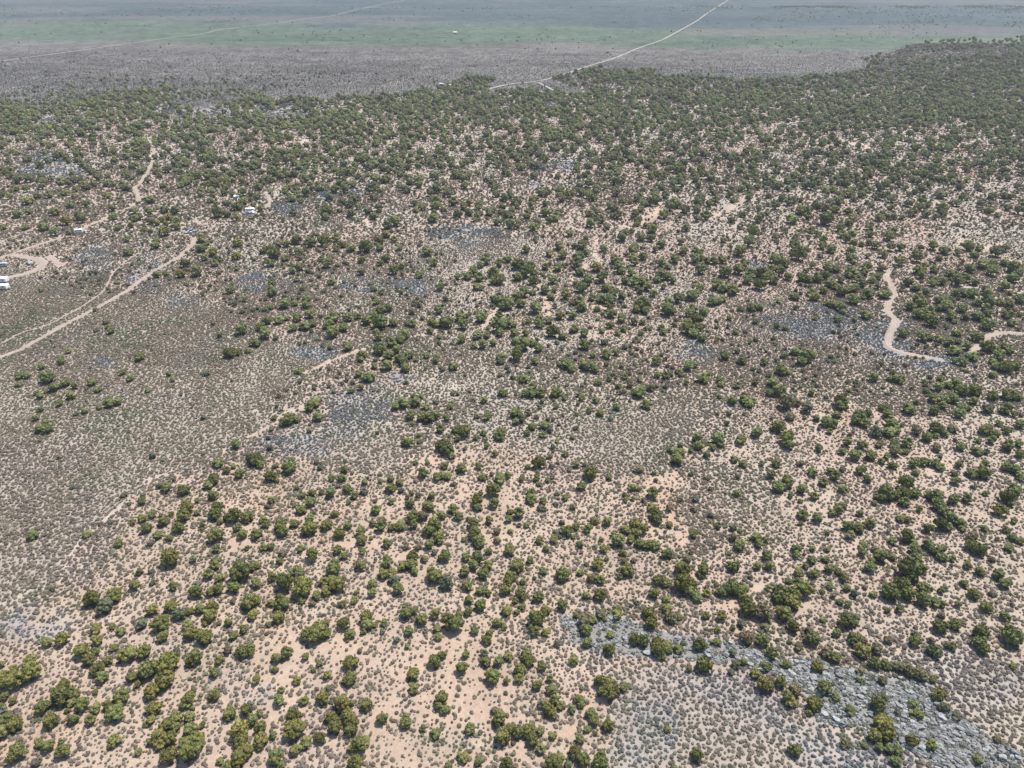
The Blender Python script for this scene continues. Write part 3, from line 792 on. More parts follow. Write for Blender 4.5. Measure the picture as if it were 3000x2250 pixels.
# ------------------------------------------------------------------ junipers read off the photograph: u, v, crown width (pixels), tone
TREES = """
559,2189,76y;705,1672,72;492,1943,72y;2670,1664,72;31,1992,69;181,2033,69;884,1719,69y;924,1849,69;859,2131,69y;2008,1708,69y;1779,2015,69y;
87,1968,65y;2967,1863,65;434,1961,61;1329,1827,61;2589,2117,61y;497,1632,61y;483,1992,60y;474,1824,58y;338,2086,58;47,2207,58;702,2138,58y;
835,1704,58;1619,2232,58;1760,2229,58;2609,1733,58;2356,1722,58y;2234,1793,58b;2598,2146,58y;268,1755,54y;734,1762,54;376,1916,54y;492,2211,54;
714,2200,54y;989,1711,54y;1041,2236,54y;1572,1813,54;2142,1722,54;2191,1782,54;2641,1711,54;2287,1737,54;2479,1818,54;1114,941,51;799,737,51;
335,1742,51y;309,1775,51d;599,1867,51y;570,1925,51y;445,2021,51y;353,2041,51;559,2138,51;705,2171,51y;698,2225,51y;976,1663,51;1271,1686,51;
1027,1938,51y;1443,1981,51y;1003,2061,51y;862,2097,51;1473,2156,51;1052,2178,51;808,2218,51;2062,1947,51y;2323,1762,51y;2875,1853,51;2526,1907,51y;
2296,1798,51y;2243,2006,51y;2388,2061,51y;2574,2066,51;745,1343,51;687,1513,51;631,1567,51;906,1546,51y;2305,1180,51b;2656,1415,51;2598,1444,51;
1306,941,47;1465,954,47;1883,890,47;2342,744,47;557,1853,47y;239,1907,47;450,2073,47y;125,2071,47;241,2062,47y;148,2111,47y;14,2113,47;45,2122,47y;
514,2102,47;467,2156,47y;183,2203,47;828,1769,47;898,1856,47;1023,1986,47;1293,2044,47;764,2164,47y;981,2127,47y;1464,2102,47;1650,1684,47;
1835,1668,47;1999,1664,47;1713,1813,47b;1929,1903,47y;1547,1932,47;1551,2138,47y;1710,2225,47;2659,1737,47;2706,1755,47;2325,1740,47;2755,1834,47;
2741,1907,47;2381,1871,47;2696,1972,47b;2417,2015,47;2750,2033,47y;136,1104,47;546,1484,47y;848,1365,47;1273,1538,47;1443,1433,47;1730,1385,47y;
2280,1245,47;2305,1281,47y;2949,1072,47;2649,1441,47;974,971,44;1114,1022,44;1072,720,44;1462,815,44;1541,795,44;1619,971,44;1534,1009,44;2420,642,44;
2894,948,44;2362,1042,44;575,1731,43;524,1798,43d;615,1802,43;183,1874,43y;286,1954,43y;420,1909,43y;709,1907,43;7,2146,43;552,2048,43y;485,2124,43y;
496,2164,43y;335,2167,43y;673,2089,43;1307,1711,43d;1515,1659,43;1486,1708,43;945,2044,43y;1271,1936,43;1211,1972,43;972,2102,43y;1018,2095,43y;
1030,2120,43y;1029,2136,43;1189,2113,43;1484,2241,43;1757,1740,43;2017,1726,43;1909,1824,43y;2050,1889,43;2187,1867,43b;1525,1961,43y;1609,2077,43y;
1760,1997,43;1560,2167,43;1683,2203,43;2043,2211,43;2703,1722,43;2869,1881,43;2504,1871,43;2231,1874,43;2330,2019,43b;2562,2156,43y;535,1513,43;
722,1511,43;822,1535,43;915,1627,43y;1208,1513,43;1390,1560,43;1397,1632,43;1293,1303,43;1309,1318,43;1358,1263,43;846,1227,43;1578,1354,43;
1862,1535,43y;1920,1506,43;2464,1173,43;2522,1216,43;2815,1140,43;2855,1140,43;2746,1253,43;2880,1383,43;2743,1455,43;2952,1455,43;2931,1495,43y;
2757,1535,43;2656,1571,43;2847,1596,43;2869,1611,43;2681,1640,43;300,1981,42;673,1032,41;637,619,41;1411,927,41;950,703,41;1489,890,41;1517,771,41;
1551,778,41;1703,839,41;2124,795,41;2042,934,41;2015,961,41;2042,961,41;2229,798,41;2226,832,41;2209,680,41;2168,734,41;1514,1042,41;2972,781,41;
2694,917,41;2731,941,41;2894,1015,41;2287,771,41;501,1775,40y;622,1777,40y;638,1722,40;685,1719,40;262,1932,40;626,2033,40;734,1903,40;87,1932,40;
188,2006,40y;139,2185,40;722,2080,40;738,2109,40;817,1807,40y;1408,1771,40;1528,1740,40;1074,1806,40y;1074,1827,40;1005,1827,40;1188,1795,40;
1236,1813,40;839,1914,40;1352,1957,40y;1074,2064,40;764,2131,40y;938,2158,40;1517,2146,40;1930,1699,40;2059,1668,40;2147,1657,40;2169,1730,40;
2187,1755,40;1717,1845,40;1900,1795,40y;1967,1809,40b;1862,1871,40;1887,1878,40;1927,1881,40y;1786,1900,40;1797,2023,40y;1782,2124,40y;2674,1690,40;
2280,1751,40;2855,1737,40;2891,1777,40;2799,1827,40;2884,1900,40;2681,1876,40;2565,1943,40;2667,1965,40b;2325,1834,40;2263,1916,40;2395,1952,40y;
2290,1997,40;2309,2044,40;2674,2171,40y;2330,2200,40;624,1404,40;638,1484,40;631,1506,40;539,1433,40;521,1546,40;792,1394,40;828,1555,40;958,1535,40;
994,1562,40y;1285,1571,40;1208,1632,40;1302,1629,40;1387,1535,40;1401,1582,40;1397,1466,40y;1463,1401,40;920,1177,40;1133,1068,40;1083,1101,40;
1256,1222,40;1552,1148,40;1663,1064,40;1876,1149,40;1811,1584,40;2059,1106,40;1983,1343,40;2102,1285,40;2169,1596,40;2290,1083,40;2283,1144,40;
2424,1234,40;2616,1238,40;2605,1263,40;2569,1263,40d;2663,1195,40;2952,1155,40;2949,1195,40;2887,1256,40;2507,1332,40;2305,1412,40;2283,1426,40;
2851,1383,40;2750,1480,40;2743,1614,40;2580,1629,40;279,1842,38y;896,2171,38;1632,1149,38;1661,1555,38;1912,1444,38;2169,1285,38;480,676,37y;
576,795,37;710,965,37;624,544,37;777,978,37;892,951,37;974,931,37;1350,927,37;1252,734,37;909,710,37;1445,795,37;1269,636,37;1157,646,37;1697,748,37;
1690,771,37;1748,781,37y;1764,812,37;1568,903,37;1703,897,37;1788,876,37;1859,822,37;1883,822,37;2053,788,37;1937,805,37;2029,866,37;2097,832,37;
2151,849,37;1954,910,37;2165,788,37;2198,798,37;2195,707,37;1714,1009,37;2321,639,37;2609,690,37;2637,764,37;2694,788,37;2921,737,37;2877,771,37;
2908,792,37;2969,812,37;2942,836,37;2806,822,37;2894,866,37;2898,887,37;2823,900,37;2776,897,37;2867,924,37;2704,985,37;2799,1022,37;2864,985,37;
2850,1042,37;2928,1039,37;2945,1015,37;2596,859,37;2501,876,37;2430,781,37;2494,795,37;445,1786,36y;414,1827,36d;477,1863,36y;217,2030,36;318,2066,36;
555,2099,36;470,2182,36y;539,2171,36y;956,1728,36y;1155,1697,36d;1168,1726,36;1206,1655,36;1361,1672,36;1416,1681,36;1495,1684,36;1481,1730,36;
817,2053,36;1119,2106,36;1376,2136,36;866,2196,36;1358,2216,36y;1750,1655,36;1576,1748,36;1565,1847,36;2115,1733,36;1952,1780,36;1807,1798,36;
1681,1932,36;1542,1914,36;1616,2019,36;1742,2108,36;2549,1661,36;2739,1762,36;2927,1681,36;2945,1708,36;2569,1903,36b;2634,1954,36b;2243,1950,36;
2421,1910,36b;2446,1925,36;2319,2059,36y;2688,2088,36y;2766,2073,36d;2730,2182,36y;638,1354,36;488,1426,36;752,1564,36;96,1565,36;1059,1556,36;
1258,1480,36;1173,1538,36;1256,1556,36;1493,1611,36;1446,1473,36;1193,1294,36;1466,1263,36;1182,1180,36;1217,1177,36;1510,1206,36;1722,1072,36;
1896,1182,36;1520,1504,36;1883,1549,36y;1862,1564,36;1876,1593,36;1954,1621,36;1927,1520,36;2184,1169,36;2265,1119,36;2366,1193,36d;2309,1300,36;
2634,1110,36;2601,1213,36;2804,1122,36;2764,1169,36;2793,1166,36;2815,1198,36;2551,1332,36;2952,1307,36;2739,1354,36;2652,1470,36;2793,1462,36;
2974,1441,36;2352,1506,36;2453,1491,36;2486,1542,36;2518,1546,36;2547,1531,36;2721,1596,36;2851,1571,36b;2218,1571,36;394,1715,34y;743,1800,34y;
286,1876,34y;1123,1681,34y;1484,1789,34y;1023,1856,34;1211,2017,34y;1276,2146,34;2041,1748,34;2115,1804,34y;1589,1950,34;407,1042,34;81,585,34y;
695,602,34;441,581,34;765,954,34;833,890,34;1186,981,34;1357,951,34;960,771,34;1370,805,34;1448,819,34;1425,761,34;1462,880,34;1137,1042,34;
799,853,34;1277,598,34;1646,744,34;1703,717,34;1802,758,34;1561,819,34;1598,846,34;1659,863,34y;1537,856,34;1517,866,34;1761,873,34;1792,917,34;
1819,931,34;1822,693,34;2042,737,34;1988,873,34;2117,842,34;1954,897,34;2032,903,34;2063,910,34;2012,944,34y;2032,975,34;2243,815,34;2205,897,34;
1778,1036,34;2348,615,34;2687,754,34;2769,731,34;2837,720,34;2843,785,34;2911,771,34;2691,870,34;2850,859,34;2721,914,34;2955,920,34;2545,859,34;
2467,853,34;2386,866,34;2538,920,34;2284,795,34;2352,812,34;2416,802,34;2538,778,34;586,1784,33;611,1683,33;745,1657,33;752,1708,33;548,1829,33;
137,1881,33;275,1965,33;557,1939,33;416,1979,33d;385,1983,33;7,1976,33;206,2055,33;280,2073,33y;213,2108,33;266,2111,33;539,2066,33;514,2127,33;
449,2171,33y;669,2243,33;875,1672,33;951,1704,33y;974,1701,33y;929,1742,33;1056,1657,33;1180,1655,33y;1387,1655,33;1430,1654,33;1369,1715,33;
1410,1726,33;954,1856,33;1274,1798,33;1459,1825,33;1426,1874,33;810,1927,33;1423,1936,33;1461,1936,33;1305,2080,33;1036,2189,33;1735,1693,33;
1648,1775,33;1599,1786,33;1916,1740,33;1760,1798,33b;1938,1918,33;1988,1900,33;1959,1889,33;1721,1881,33;1522,1986,33;1627,2048,33;1590,2059,33b;
1616,2091,33;1697,2048,33;1731,2091,33;1585,2193,33;1637,2221,33;2256,1657,33;2384,1679,33;2431,1664,33;2341,1675,33;2703,1664,33;2871,1672,33;
2945,1806,33;2788,1892,33;2594,1947,33;2303,1943,33;2213,1972,33y;2488,2079,33;2605,2193,33;2630,2200,33;2623,2229,33;2677,2062,33;2802,2095,33d;
2479,2174,33b;188,1119,33;156,1133,33;318,1180,33;118,1253,33;139,1256,33;704,1388,33;624,1451,33;479,1527,33;430,1547,33;709,1565,33;1018,1430,33;
969,1444,33;909,1470,33;884,1491,33;1101,1493,33;1115,1546,33;1059,1582,33;1144,1430,33;1238,1511,33b;1325,1489,33;1343,1509,33;1240,1386,33;
1352,1372,33;906,1193,33;931,1220,33;1188,1075,33;1329,1070,33;1235,1220,33;1184,1057,33;1533,1108,33;1585,1149,33;1554,1459,33;1836,1549,33;
1901,1593,33;1920,1596,33;1923,1057,33;2017,1072,33;2194,1180,33;2043,1281,33;2046,1307,33;1996,1325,33;2348,1057,33;2460,1187,33;2218,1267,33;
2558,1104,33;2507,1231,33;2533,1238,33;2591,1191,33;2750,1133,33;2732,1166,33;2811,1213,33;2978,1068,33;2909,1159,33;2894,1198,33b;2916,1267,33;
2989,1242,33;2717,1281,33;2685,1260,33b;2793,1253,33b;2526,1303,33;2659,1300,33;2623,1321,33;2862,1318,33;2446,1394,33;2522,1376,33;2348,1433,33;
2677,1357,33;2952,1368,33;2974,1376,33;2580,1455,33;2623,1451,33;2681,1444,33;2764,1499,33;2790,1517,33;2815,1531,33;2395,1517,33;2493,1567,33b;
2681,1611,33;2761,1632,33;2247,1629,33;2002,731,32;1978,758,32;353,1847,31;797,1690,31;1490,1923,31;1574,2008,31;2473,1690,31;1135,1591,31;
1258,1594,31;1463,1278,31;1473,1149,31;1596,1244,31;1704,1423,31;1779,1527,31;2735,1202,31;2815,1307,31;2381,1383,31;2413,1412,31;2719,1549,31;
2334,1607,31;512,615,31;515,649,31;590,697,31;590,725,31;542,771,31;627,737,31y;695,710,31y;692,748,31y;127,663,31;193,646,31y;232,632,31;161,619,31;
51,625,31;814,937,31;872,927,31;908,919,31;857,958,31;1018,929,31;1008,958,31;1072,941,31;1092,924,31;1114,907,31;1153,944,31;1170,995,31;
1147,1005,31;1162,1024,31;1059,1039,31;1020,1015,31;1284,907,31;1350,992,31;1153,792,31;791,768,31;875,734,31;872,703,31b;1028,724,31;1113,703,31;
1387,795,31;1404,812,31;1472,897,31;1489,948,31;1398,981,31;1415,1009,31;1198,1039,31;1170,1049,31;1133,659,31;1636,720,31;1700,795,31;1632,781,31;
1724,812,31;1517,809,31;1619,819,31;1527,887,31;1641,924,31y;1678,922,31;1697,883,31;1775,842,31;1798,856,31;1866,903,31;1893,907,31;1812,785,31;
1853,734,31;1859,724,31;1880,693,31;1937,714,31;2039,758,31;2093,761,31;1897,839,31;2053,842,31;2137,839,31;2087,883,31;2104,880,31;2059,988,31;
2182,771,31;2192,819,31;2124,1042,31;1710,975,31;1683,961,31;1581,948,31;1581,934,31;1520,1019,31;1578,1019,31;2436,727,31;2331,724,31;2464,666,31;
2498,636,31;2426,629,31;2369,615,31;2565,717,31;2494,751,31;2735,720,31;2789,798,31;2759,822,31;2660,825,31;2684,839,31;2698,887,31;2667,897,31;
2864,883,31;2989,876,31;2789,927,31;2965,944,31;2782,1002,31;2647,975,31;2501,842,31;2450,836,31;2430,829,31;2331,866,31;2440,890,31;2464,900,31;
2331,1029,31;2267,819,31;2372,815,31;2399,815,31;2270,758,31;510,1717,29;553,1789,29;644,1695,29;631,1657,29;615,1735,29;685,1860,29;280,1909,29;
335,1896,29;316,1934,29;443,2108,29y;642,1934,29y;628,1972,29;749,1990,29;11,2042,29y;116,2178,29;875,1686,29d;1090,1710,29;1090,1737,29;
1148,1675,29y;1130,1655,29;1374,1757,29;1374,1791,29;953,1827,29;1211,1789,29;1199,1849,29;1309,1806,29;869,1992,29;891,2053,29;1296,1919,29;
1285,2066,29;761,2185,29;1495,2135,29;1072,2167,29;822,2240,29;1760,1699,29;1952,1708,29;1737,1816,29;2099,1878,29;1959,1900,29;2155,1947,29d;
1645,2066,29;1829,2012,29;1699,2165,29;2218,1657,29;2634,1782,29;2605,1874,29b;2500,1822,29;2372,1849,29b;2518,1965,29b;2585,1995,29b;2339,1892,29b;
2450,2041,29;2576,2189,29;2866,2225,29;54,1099,29;268,1119,29;691,1303,29;763,1359,29;608,1423,29;416,1517,29y;463,1567,29;693,1546,29;635,1605,29;
253,1564,29;349,1589,29;631,1643,29;864,1533,29;906,1520,29;1119,1524,29;989,1611,29;1200,1477,29;1151,1544,29;1211,1538,29;1293,1508,29;1133,1640,29;
1408,1596,29;1365,1631,29;1401,1484,29;1416,1395,29;1278,1397,29;1311,1394,29;1296,1392,29;1336,1256,29;1369,1253,29;869,1224,29;831,1236,29;
1159,1189,29;1202,1218,29;1278,1216,29;1426,1218,29;1677,1079,29;1742,1081,29;1710,1064,29;1760,1206,29;1529,1225,29;1558,1249,29;1690,1540,29;
1721,1549,29;1741,1524,29;1623,1578,29;1847,1578,29;1909,1484,29;1854,1426,29;1873,1372,29b;2173,1057,29;1977,1318,29;2032,1564,29;2151,1574,29b;
1753,1643,29;2334,1177,29b;2316,1220,29b;2442,1242,29;2627,1260,29;2779,1126,29;2764,1187,29;2851,1173,29;2822,1061,29;2923,1072,29;2981,1162,29;
2949,1260,29;2905,1289,29;2764,1267,29;2482,1296,29;2620,1300,29;2616,1363,29;2746,1310,29b;2989,1329,29;2272,1357,29;2542,1403,29;2469,1432,29;
2258,1390,29b;2384,1453,29;2706,1354,29;2757,1368,29;2800,1408,29;2992,1397,29;2721,1444,29;2833,1462,29;2641,1517,29;2779,1546,29;2949,1549,29;
2674,1585,29;2967,1574,29;2956,1603,29;2526,1593,29;2526,1618,29;2225,1593,29;2377,1640,29;375,737,29;529,802,29y;669,1824,27y;714,1845,27;
517,1909,27d;1390,1847,27;960,1977,27y;1403,2232,27;1717,1744,27;1599,1851,27y;2071,1737,27y;2450,1854,27;2242,1834,27b;206,1160,27;416,1466,27;
447,1506,27;1001,1401,27;980,1504,27;770,1520,27;1434,1524,27;1403,1363,27;1289,1258,27;1567,1057,27;1907,1135,27;1807,1191,27;1558,1441,27;
1590,1466,27;1581,1580,27;1769,1607,27y;2160,1128,27;2144,1175,27;2176,1357,27;2451,1213,27;492,634,27y;481,612,27;393,615,27;390,639,27;515,663,27;
456,717,27;675,849,27;743,1002,27;161,680,27;237,642,27;207,598,27;665,625,27;692,636,27;329,608,27;332,632,27;782,939,27;752,1005,27;896,893,27;
897,873,27;964,944,27;1047,924,27;957,954,27;1137,903,27;1109,988,27;1279,948,27;1265,941,27;1208,948,27;1289,841,27;1272,768,27;1059,795,27b;
1130,758,27;774,731,27;835,754,27;875,781,27;818,714,27b;984,697,27;1001,714,27;1113,724,27;1130,686,27;1394,839,27;1462,771,27;1489,758,27;
1465,975,27;1469,1042,27;797,832,27;1541,731,27;1608,741,27;1568,798,27;1720,825,27;1734,870,27;1822,866,27;1785,900,27;1832,822,27;1849,798,27;
1883,751,27;1853,751,27;1859,768,27;1907,697,27;2073,761,27;2117,761,27;1937,771,27;1958,809,27;1914,859,27;2042,856,27;2117,873,27;1958,880,27;
2019,917,27;1825,961,27;1859,941,27b;1608,937,27;1649,985,27;1507,975,27;1561,1002,27;1510,998,27;1541,975,27;2275,693,27b;2372,680,27;2413,697,27;
2358,734,27;2467,686,27;2481,700,27;2498,680,27;2487,649,27;2548,663,27;2548,683,27;2616,676,27;2609,724,27;2640,724,27;2501,714,27;2494,734,27;
2589,744,27;2586,785,27b;2684,741,27;2698,805,27;2738,788,27;2809,737,27;2857,744,27;2948,724,27;2945,768,27;2989,798,27;2833,815,27;2857,825,27;
2735,815,27;2735,829,27;2752,880,27;2772,876,27;2823,859,27;2887,900,27;2932,883,27;2959,890,27;2789,883,27;2752,900,27;2718,927,27;2830,927,27;
2894,917,27;2752,992,27;2833,1015,27;2806,975,27;2915,1022,27;2959,1029,27;2484,846,27;2413,849,27;2375,856,27;2382,1036,27;2304,771,27;2308,809,27;
2264,788,27;2450,788,27;2535,795,27;2514,819,27;2253,798,27;1230,805,25;1059,761,25;857,792,25;970,825,25;1426,981,25;1614,870,25;2409,720,25;
714,1775,25;401,2003,25y;38,1956,25y;644,2229,25;755,1759,25y;793,1766,25;1036,1759,25;1001,1769,25;1124,1824,25;1280,1842,25;1284,1865,25;
1365,1918,25;1419,1914,25d;801,2153,25;1314,2245,25;1590,1674,25;1950,1755,25;2068,1804,25;1788,1860,25;2146,1910,25d;2176,1939,25;1703,2064,25;
1621,2156,25y;1583,2144,25;1954,2135,25;2759,1769,25;2479,1721,25;2560,1739,25;2460,1762,25;2824,1710,25;2833,1657,25;2735,1990,25;2522,1995,25;
2372,2084,25;2923,2164,25b;2970,1950,25;172,1180,25;286,1139,25;347,1177,25;181,1057,25;666,1377,25;1010,1376,25;1039,1451,25;915,1442,25;795,1464,25;
1019,1540,25;770,1603,25;795,1602,25;882,1605,25;819,1643,25;1170,1414,25;1265,1451,25;1289,1585,25;1244,1636,25;1457,1556,25b;1457,1582,25b;
1491,1520,25;1488,1392,25;1303,1363,25;931,1169,25;1050,1095,25;1065,1108,25;1246,1191,25;1466,1057,25;1561,1130,25;1511,1234,25;1601,1607,25;
1699,1594,25;1824,1618,25;1963,1535,25;1927,1097,25;1950,1101,25;2108,1111,25;2111,1300,25;2151,1343,25;2158,1444,25;2014,1636,25b;1554,1640,25;
1518,1645,25;2254,1151,25;2207,1177,25;2547,1209,25;2757,1108,25;2909,1057,25;2909,1097,25;2927,1238,25;2576,1300,25;2652,1321,25;2468,1321,25;
2399,1314,25;2985,1300,25;2435,1379,25;2685,1383,25;2808,1361,25;2970,1426,25;2960,1473,25;2659,1520,25;2819,1546,25;2471,1480,25;2439,1502,25;
2614,1585,25;2992,1585,25;2334,1625,25;2565,1607,25b;2616,1632,25;2421,1636,25;437,619,24;441,647,24y;600,754,24;629,771,24;458,805,24;325,968,24;
698,1032,24;180,1049,24;73,663,24;251,597,24;314,571,24;862,887,24;916,948,24;1101,883,24;1259,968,24;1177,778,24;967,756,24;842,714,24;984,727,24;
1170,724,24;1340,809,24;1408,775,24;1448,876,24;1462,924,24;1445,1005,24;1387,1012,24;1279,1049,24;1717,741,24;1670,683,24;1768,727,24;1598,781,24;
1748,903,24;1809,771,24;1822,795,24;1995,707,24;2056,754,24;1958,778,24;1924,819,24;1971,822,24;2229,900,24;1944,971,24;1937,958,24;1883,941,24;
1771,1002,24d;1788,951,24;1805,1032,24;2396,683,24;2711,778,24;2752,754,24;2715,853,24;2799,859,24;2887,846,24;2725,988,24;2786,1032,24;2809,998,24;
2453,934,24;2277,954,24;2464,819,24;2487,805,24;2528,832,24b;2575,809,24;2555,819,24;886,1760,24;1215,1674,24;895,1923,24;761,2089,24;1701,1675,24;
1612,1988,24;1721,2135,24;2484,1771,24;116,1159,24;380,1108,24;497,1574,24;779,1538,24;1009,1629,24;1061,1614,24;1430,1614,24;875,1086,24;
1307,1224,24;1318,1189,24;1419,1171,24;1753,1119,24;1746,1171,24;1688,1359,24;1679,1484,24b;1961,1488,24b;1988,1086,24;2071,1332,24;2240,1061,24;
2884,1546,24;2518,1502,24;344,666,22;373,700,22;2171,902,22;602,1824,22y;331,1833,22;427,2120,22;4,1947,22;36,2055,22;329,2182,22;407,2203,22y;
853,1679,22;817,1748,22;1432,1737,22;1533,1704,22;1510,1760,22;1531,1777,22;1097,1829,22;1347,1798,22;1477,1836,22;1435,1853,22;936,1943,22;
806,1961,22;824,2023,22;1484,1995,22;1029,2059,22;1238,2133,22;2055,1686,22;2187,1721,22;1688,1802,22;1815,1780,22;1992,1807,22;2102,1844,22;
2017,1961,22;2142,1968,22d;2361,1657,22;2457,1675,22;2249,1721,22;2312,1701,22;2433,1719,22;2759,1730,22;2806,1771,22;2412,1816,22;2533,1874,22b;
2591,2041,22;2533,2182,22;78,1101,22;219,1131,22;54,1124,22;358,1090,22;606,1092,22d;103,1225,22;447,1334,22d;579,1500,22b;389,1527,22y;662,1517,22;
644,1527,22;971,1401,22;887,1451,22;1092,1533,22;1144,1403,22;1068,1412,22;1146,1468,22;1224,1603,22b;1495,1499,22;1325,1336,22;1340,1285,22;
1450,1329,22;1419,1267,22;1027,1144,22;1057,1135,22b;1097,1072,22;1278,1057,22;1057,1052,22;1831,1104,22;1873,1110,22;1847,1128,22;1858,1148,22;
1704,1166,22;1728,1202,22;1547,1209,22b;1589,1274,22;1543,1269,22;1656,1329,22;1786,1397,22;1572,1401,22;1558,1471,22;1798,1564,22;2035,1068,22;
2010,1119,22;2075,1097,22;2115,1126,22;2214,1121,22b;2057,1300,22;2088,1310,22;2147,1546,22b;1829,1643,22;2309,1090,22;2287,1068,22;2368,1055,22;
2377,1151,22;2479,1191,22;2431,1263,22;2392,1224,22;2609,1110,22;2837,1195,22;2714,1144,22;2797,1057,22;2970,1213,22;2866,1289,22;2743,1274,22;
2583,1350,22;2598,1336,22;2348,1357,22b;2797,1386,22;2887,1354,22;2970,1524,22;2692,1491,22;2764,1603,22;2791,1636,22;2424,1607,22;2243,1582,22;
2554,1643,22;475,642,20y;383,659,20y;410,636,20y;485,656,20y;458,653,20y;420,673,20y;458,703,20;607,710,20;644,761,20;692,785,20;727,1026,20;
85,619,20;8,666,20;622,944,20b;709,910,20d;200,680,20b;309,941,20b;791,900,20;840,931,20;869,937,20;1140,992,20b;967,1017,20;808,988,20b;1367,924,20;
1289,985,20;1208,914,20b;1228,893,20b;1096,846,20;1114,771,20;940,758,20;879,754,20b;869,819,20;903,792,20d;858,707,20;953,724,20;1155,703,20;
1411,842,20;1250,1042,20;1683,720,20;1717,693,20;1686,829,20;1625,849,20;1561,856,20;1676,887,20b;1920,731,20;1944,839,20;1876,853,20;1866,842,20;
1975,914,20;2120,703,20;2215,941,20;2159,1029,20d;2215,992,20d;2137,931,20;1880,975,20;1809,975,20;1764,968,20;1547,941,20;1507,951,20;1737,1042,20;
1832,1015,20d;2331,693,20;2321,710,20;2545,710,20;2525,714,20;2542,748,20b;2403,746,20b;2698,727,20b;2867,727,20;2959,856,20;2799,941,20;2989,920,20;
2572,839,20;2579,859,20;2528,870,20;2392,873,20;2281,880,20;2470,914,20;2420,887,20;2333,900,20;2301,961,20b;2297,1042,20;2379,778,20;2498,771,20;
280,2026,20;593,2124,20;1065,1851,20;1816,1690,20;121,1075,20;248,1204,20;432,1142,20;134,1234,20;938,1368,20d;1396,1218,20b;1777,1066,20b;
1811,1131,20;1628,1189,20;1572,1218,20b;1529,1403,20;1657,1459,20;1542,1538,20;2887,1444,20;2381,1607,20;646,981,19;1103,968,19;1306,876,19d;
1176,854,19;197,2082,18;2,2066,18;757,1657,18y;1045,1735,18;1515,1793,18;920,1961,18;2099,1711,18;1771,1815,18;1800,1838,18;2410,1733,18;2600,1789,18;
2482,1932,18b;2468,2185,18;289,1193,18;505,1111,18;494,1095,18;684,1365,18;579,1466,18;501,1504,18;593,1538,18;723,1605,18;811,1406,18;853,1347,18;
940,1442,18;868,1430,18y;1021,1470,18;1206,1444,18;1495,1556,18;1408,1444,18;1253,1354,18;1227,1274,18;1229,1292,18;1425,1307,18;1394,1283,18;
804,1224,18;795,1256,18b;792,1312,18d;1235,1160,18;1217,1354,18;1627,1101,18b;1639,1068,18;1786,1111,18;1695,1155,18b;1688,1211,18;1632,1289,18;
1688,1253,18d;1609,1336,18;1545,1368,18;1574,1386,18;1605,1406,18;1580,1417,18;1681,1571,18;1873,1432,18;1831,1451,18;1833,1464,18;1854,1459,18;
2108,1162,18;2135,1211,18;2024,1319,18;1963,1318,18;1992,1303,18;2169,1553,18;2135,1618,18;2582,1066,18;2616,1090,18;2488,1142,18;2685,1177,18;
2712,1117,18;2345,1466,18;2316,1453,18;2345,1531,18;2424,1560,18;2562,1473,18b;441,676,17y;487,802,17y;639,798,17b;120,849,17;315,958,17;280,966,17;
200,1029,17;688,890,17d;775,907,17;1098,870,17;1194,949,17;1238,931,17b;1116,859,17;1179,802,17b;991,775,17b;936,807,17;886,846,17;1748,825,17;
1625,897,17b;2009,873,17;1975,951,17;2102,992,17;2154,975,17;1851,1032,17;1632,1002,17d;2440,737,17;2375,839,17;2386,931,17;2504,937,17;2362,792,17;
1193,1894,16;1358,1580,16y;1209,1159,16;1208,1242,16;1192,839,15;105,2109,14;1704,2015,14;1746,2149,14;2634,2053,14;134,1146,14;593,1551,14;
1088,1576,14;1106,1267,14;1110,1142,14;1845,1095,14;1883,1466,14;1916,1386,14;2104,1211,14;2614,1140,14;278,907,14;492,720,14;1001,866,14;1961,968,14;
1734,995,14;1751,934,14;2633,917,14;1010,1350,13;599,1602,11
"""

TR = []
for t in TREES.replace('\n', '').split(';'):
    if not t: continue
    tone = 'g'
    if t[-1] in 'ybdg':
        tone = t[-1]; t = t[:-1]
    TR.append((*map(float, t.split(',')), tone))
TONES = {'g': (.142, .162, .066), 'y': (.172, .174, .060), 'd': (.125, .142, .090), 'b': (.172, .158, .092)}
tu = np.array([t[0] for t in TR]); tv = np.array([t[1] for t in TR]); tw = np.array([t[2] for t in TR])
_, _, _, tk = at(tu, tv)
wm_ = tw * tk / FPX * 1.0
hs = .40 * wm_                                     # the crown's middle stands this high
tx, ty, tz, _ = at(tu, tv, hs)
rt = random.Random(99)
tt = []
for i, (u, v, w_, tone) in enumerate(TR):
    c = np.array(TONES[tone])
    if tone in 'g':
        k = min(1, max(0, (v - 1150) / 700)) * min(1, max(0, (2300 - u) / 600 + .3))
        c = c * (1 - .5 * k) + np.array(TONES['y']) * .5 * k          # the near stand is yellower, the far one greyer
        k2 = min(1, max(0, (1150 - v) / 500))
        c = c * (1 - .5 * k2) + np.array((.155, .165, .085)) * .5 * k2
        c = c * (1 + .12 * min(1, max(0, (1500 - v) / 400)))
    c = c * rt.uniform(.85, 1.15)
    c = c * .93
    c[0] *= rt.uniform(.96, 1.10)
    tt.append(c)
tt = np.array(tt)

order = np.argsort(-tw, kind='stable')
NEAR = list(order[:300])
# clumps: crowns that touch one another
par = list(range(len(TR)))
def find(a):
    while par[a] != a:
        par[a] = par[par[a]]; a = par[a]
    return a
for i in range(len(TR)):
    d = np.hypot(tu - tu[i], tv - tv[i])
    for j in np.nonzero(d < .40 * (tw + tw[i]))[0]:
        if j != i:
            par[find(int(j))] = find(i)
clump = {}
for i in range(len(TR)):
    clump.setdefault(find(i), []).append(i)
NUM = {2: 'two', 3: 'three', 4: 'four', 5: 'five', 6: 'six'}
TONEW = {'g': 'green', 'y': 'yellow-green', 'd': 'grey-green', 'b': 'olive-brown'}
inrock = poly(tu, tv, ROCKS)


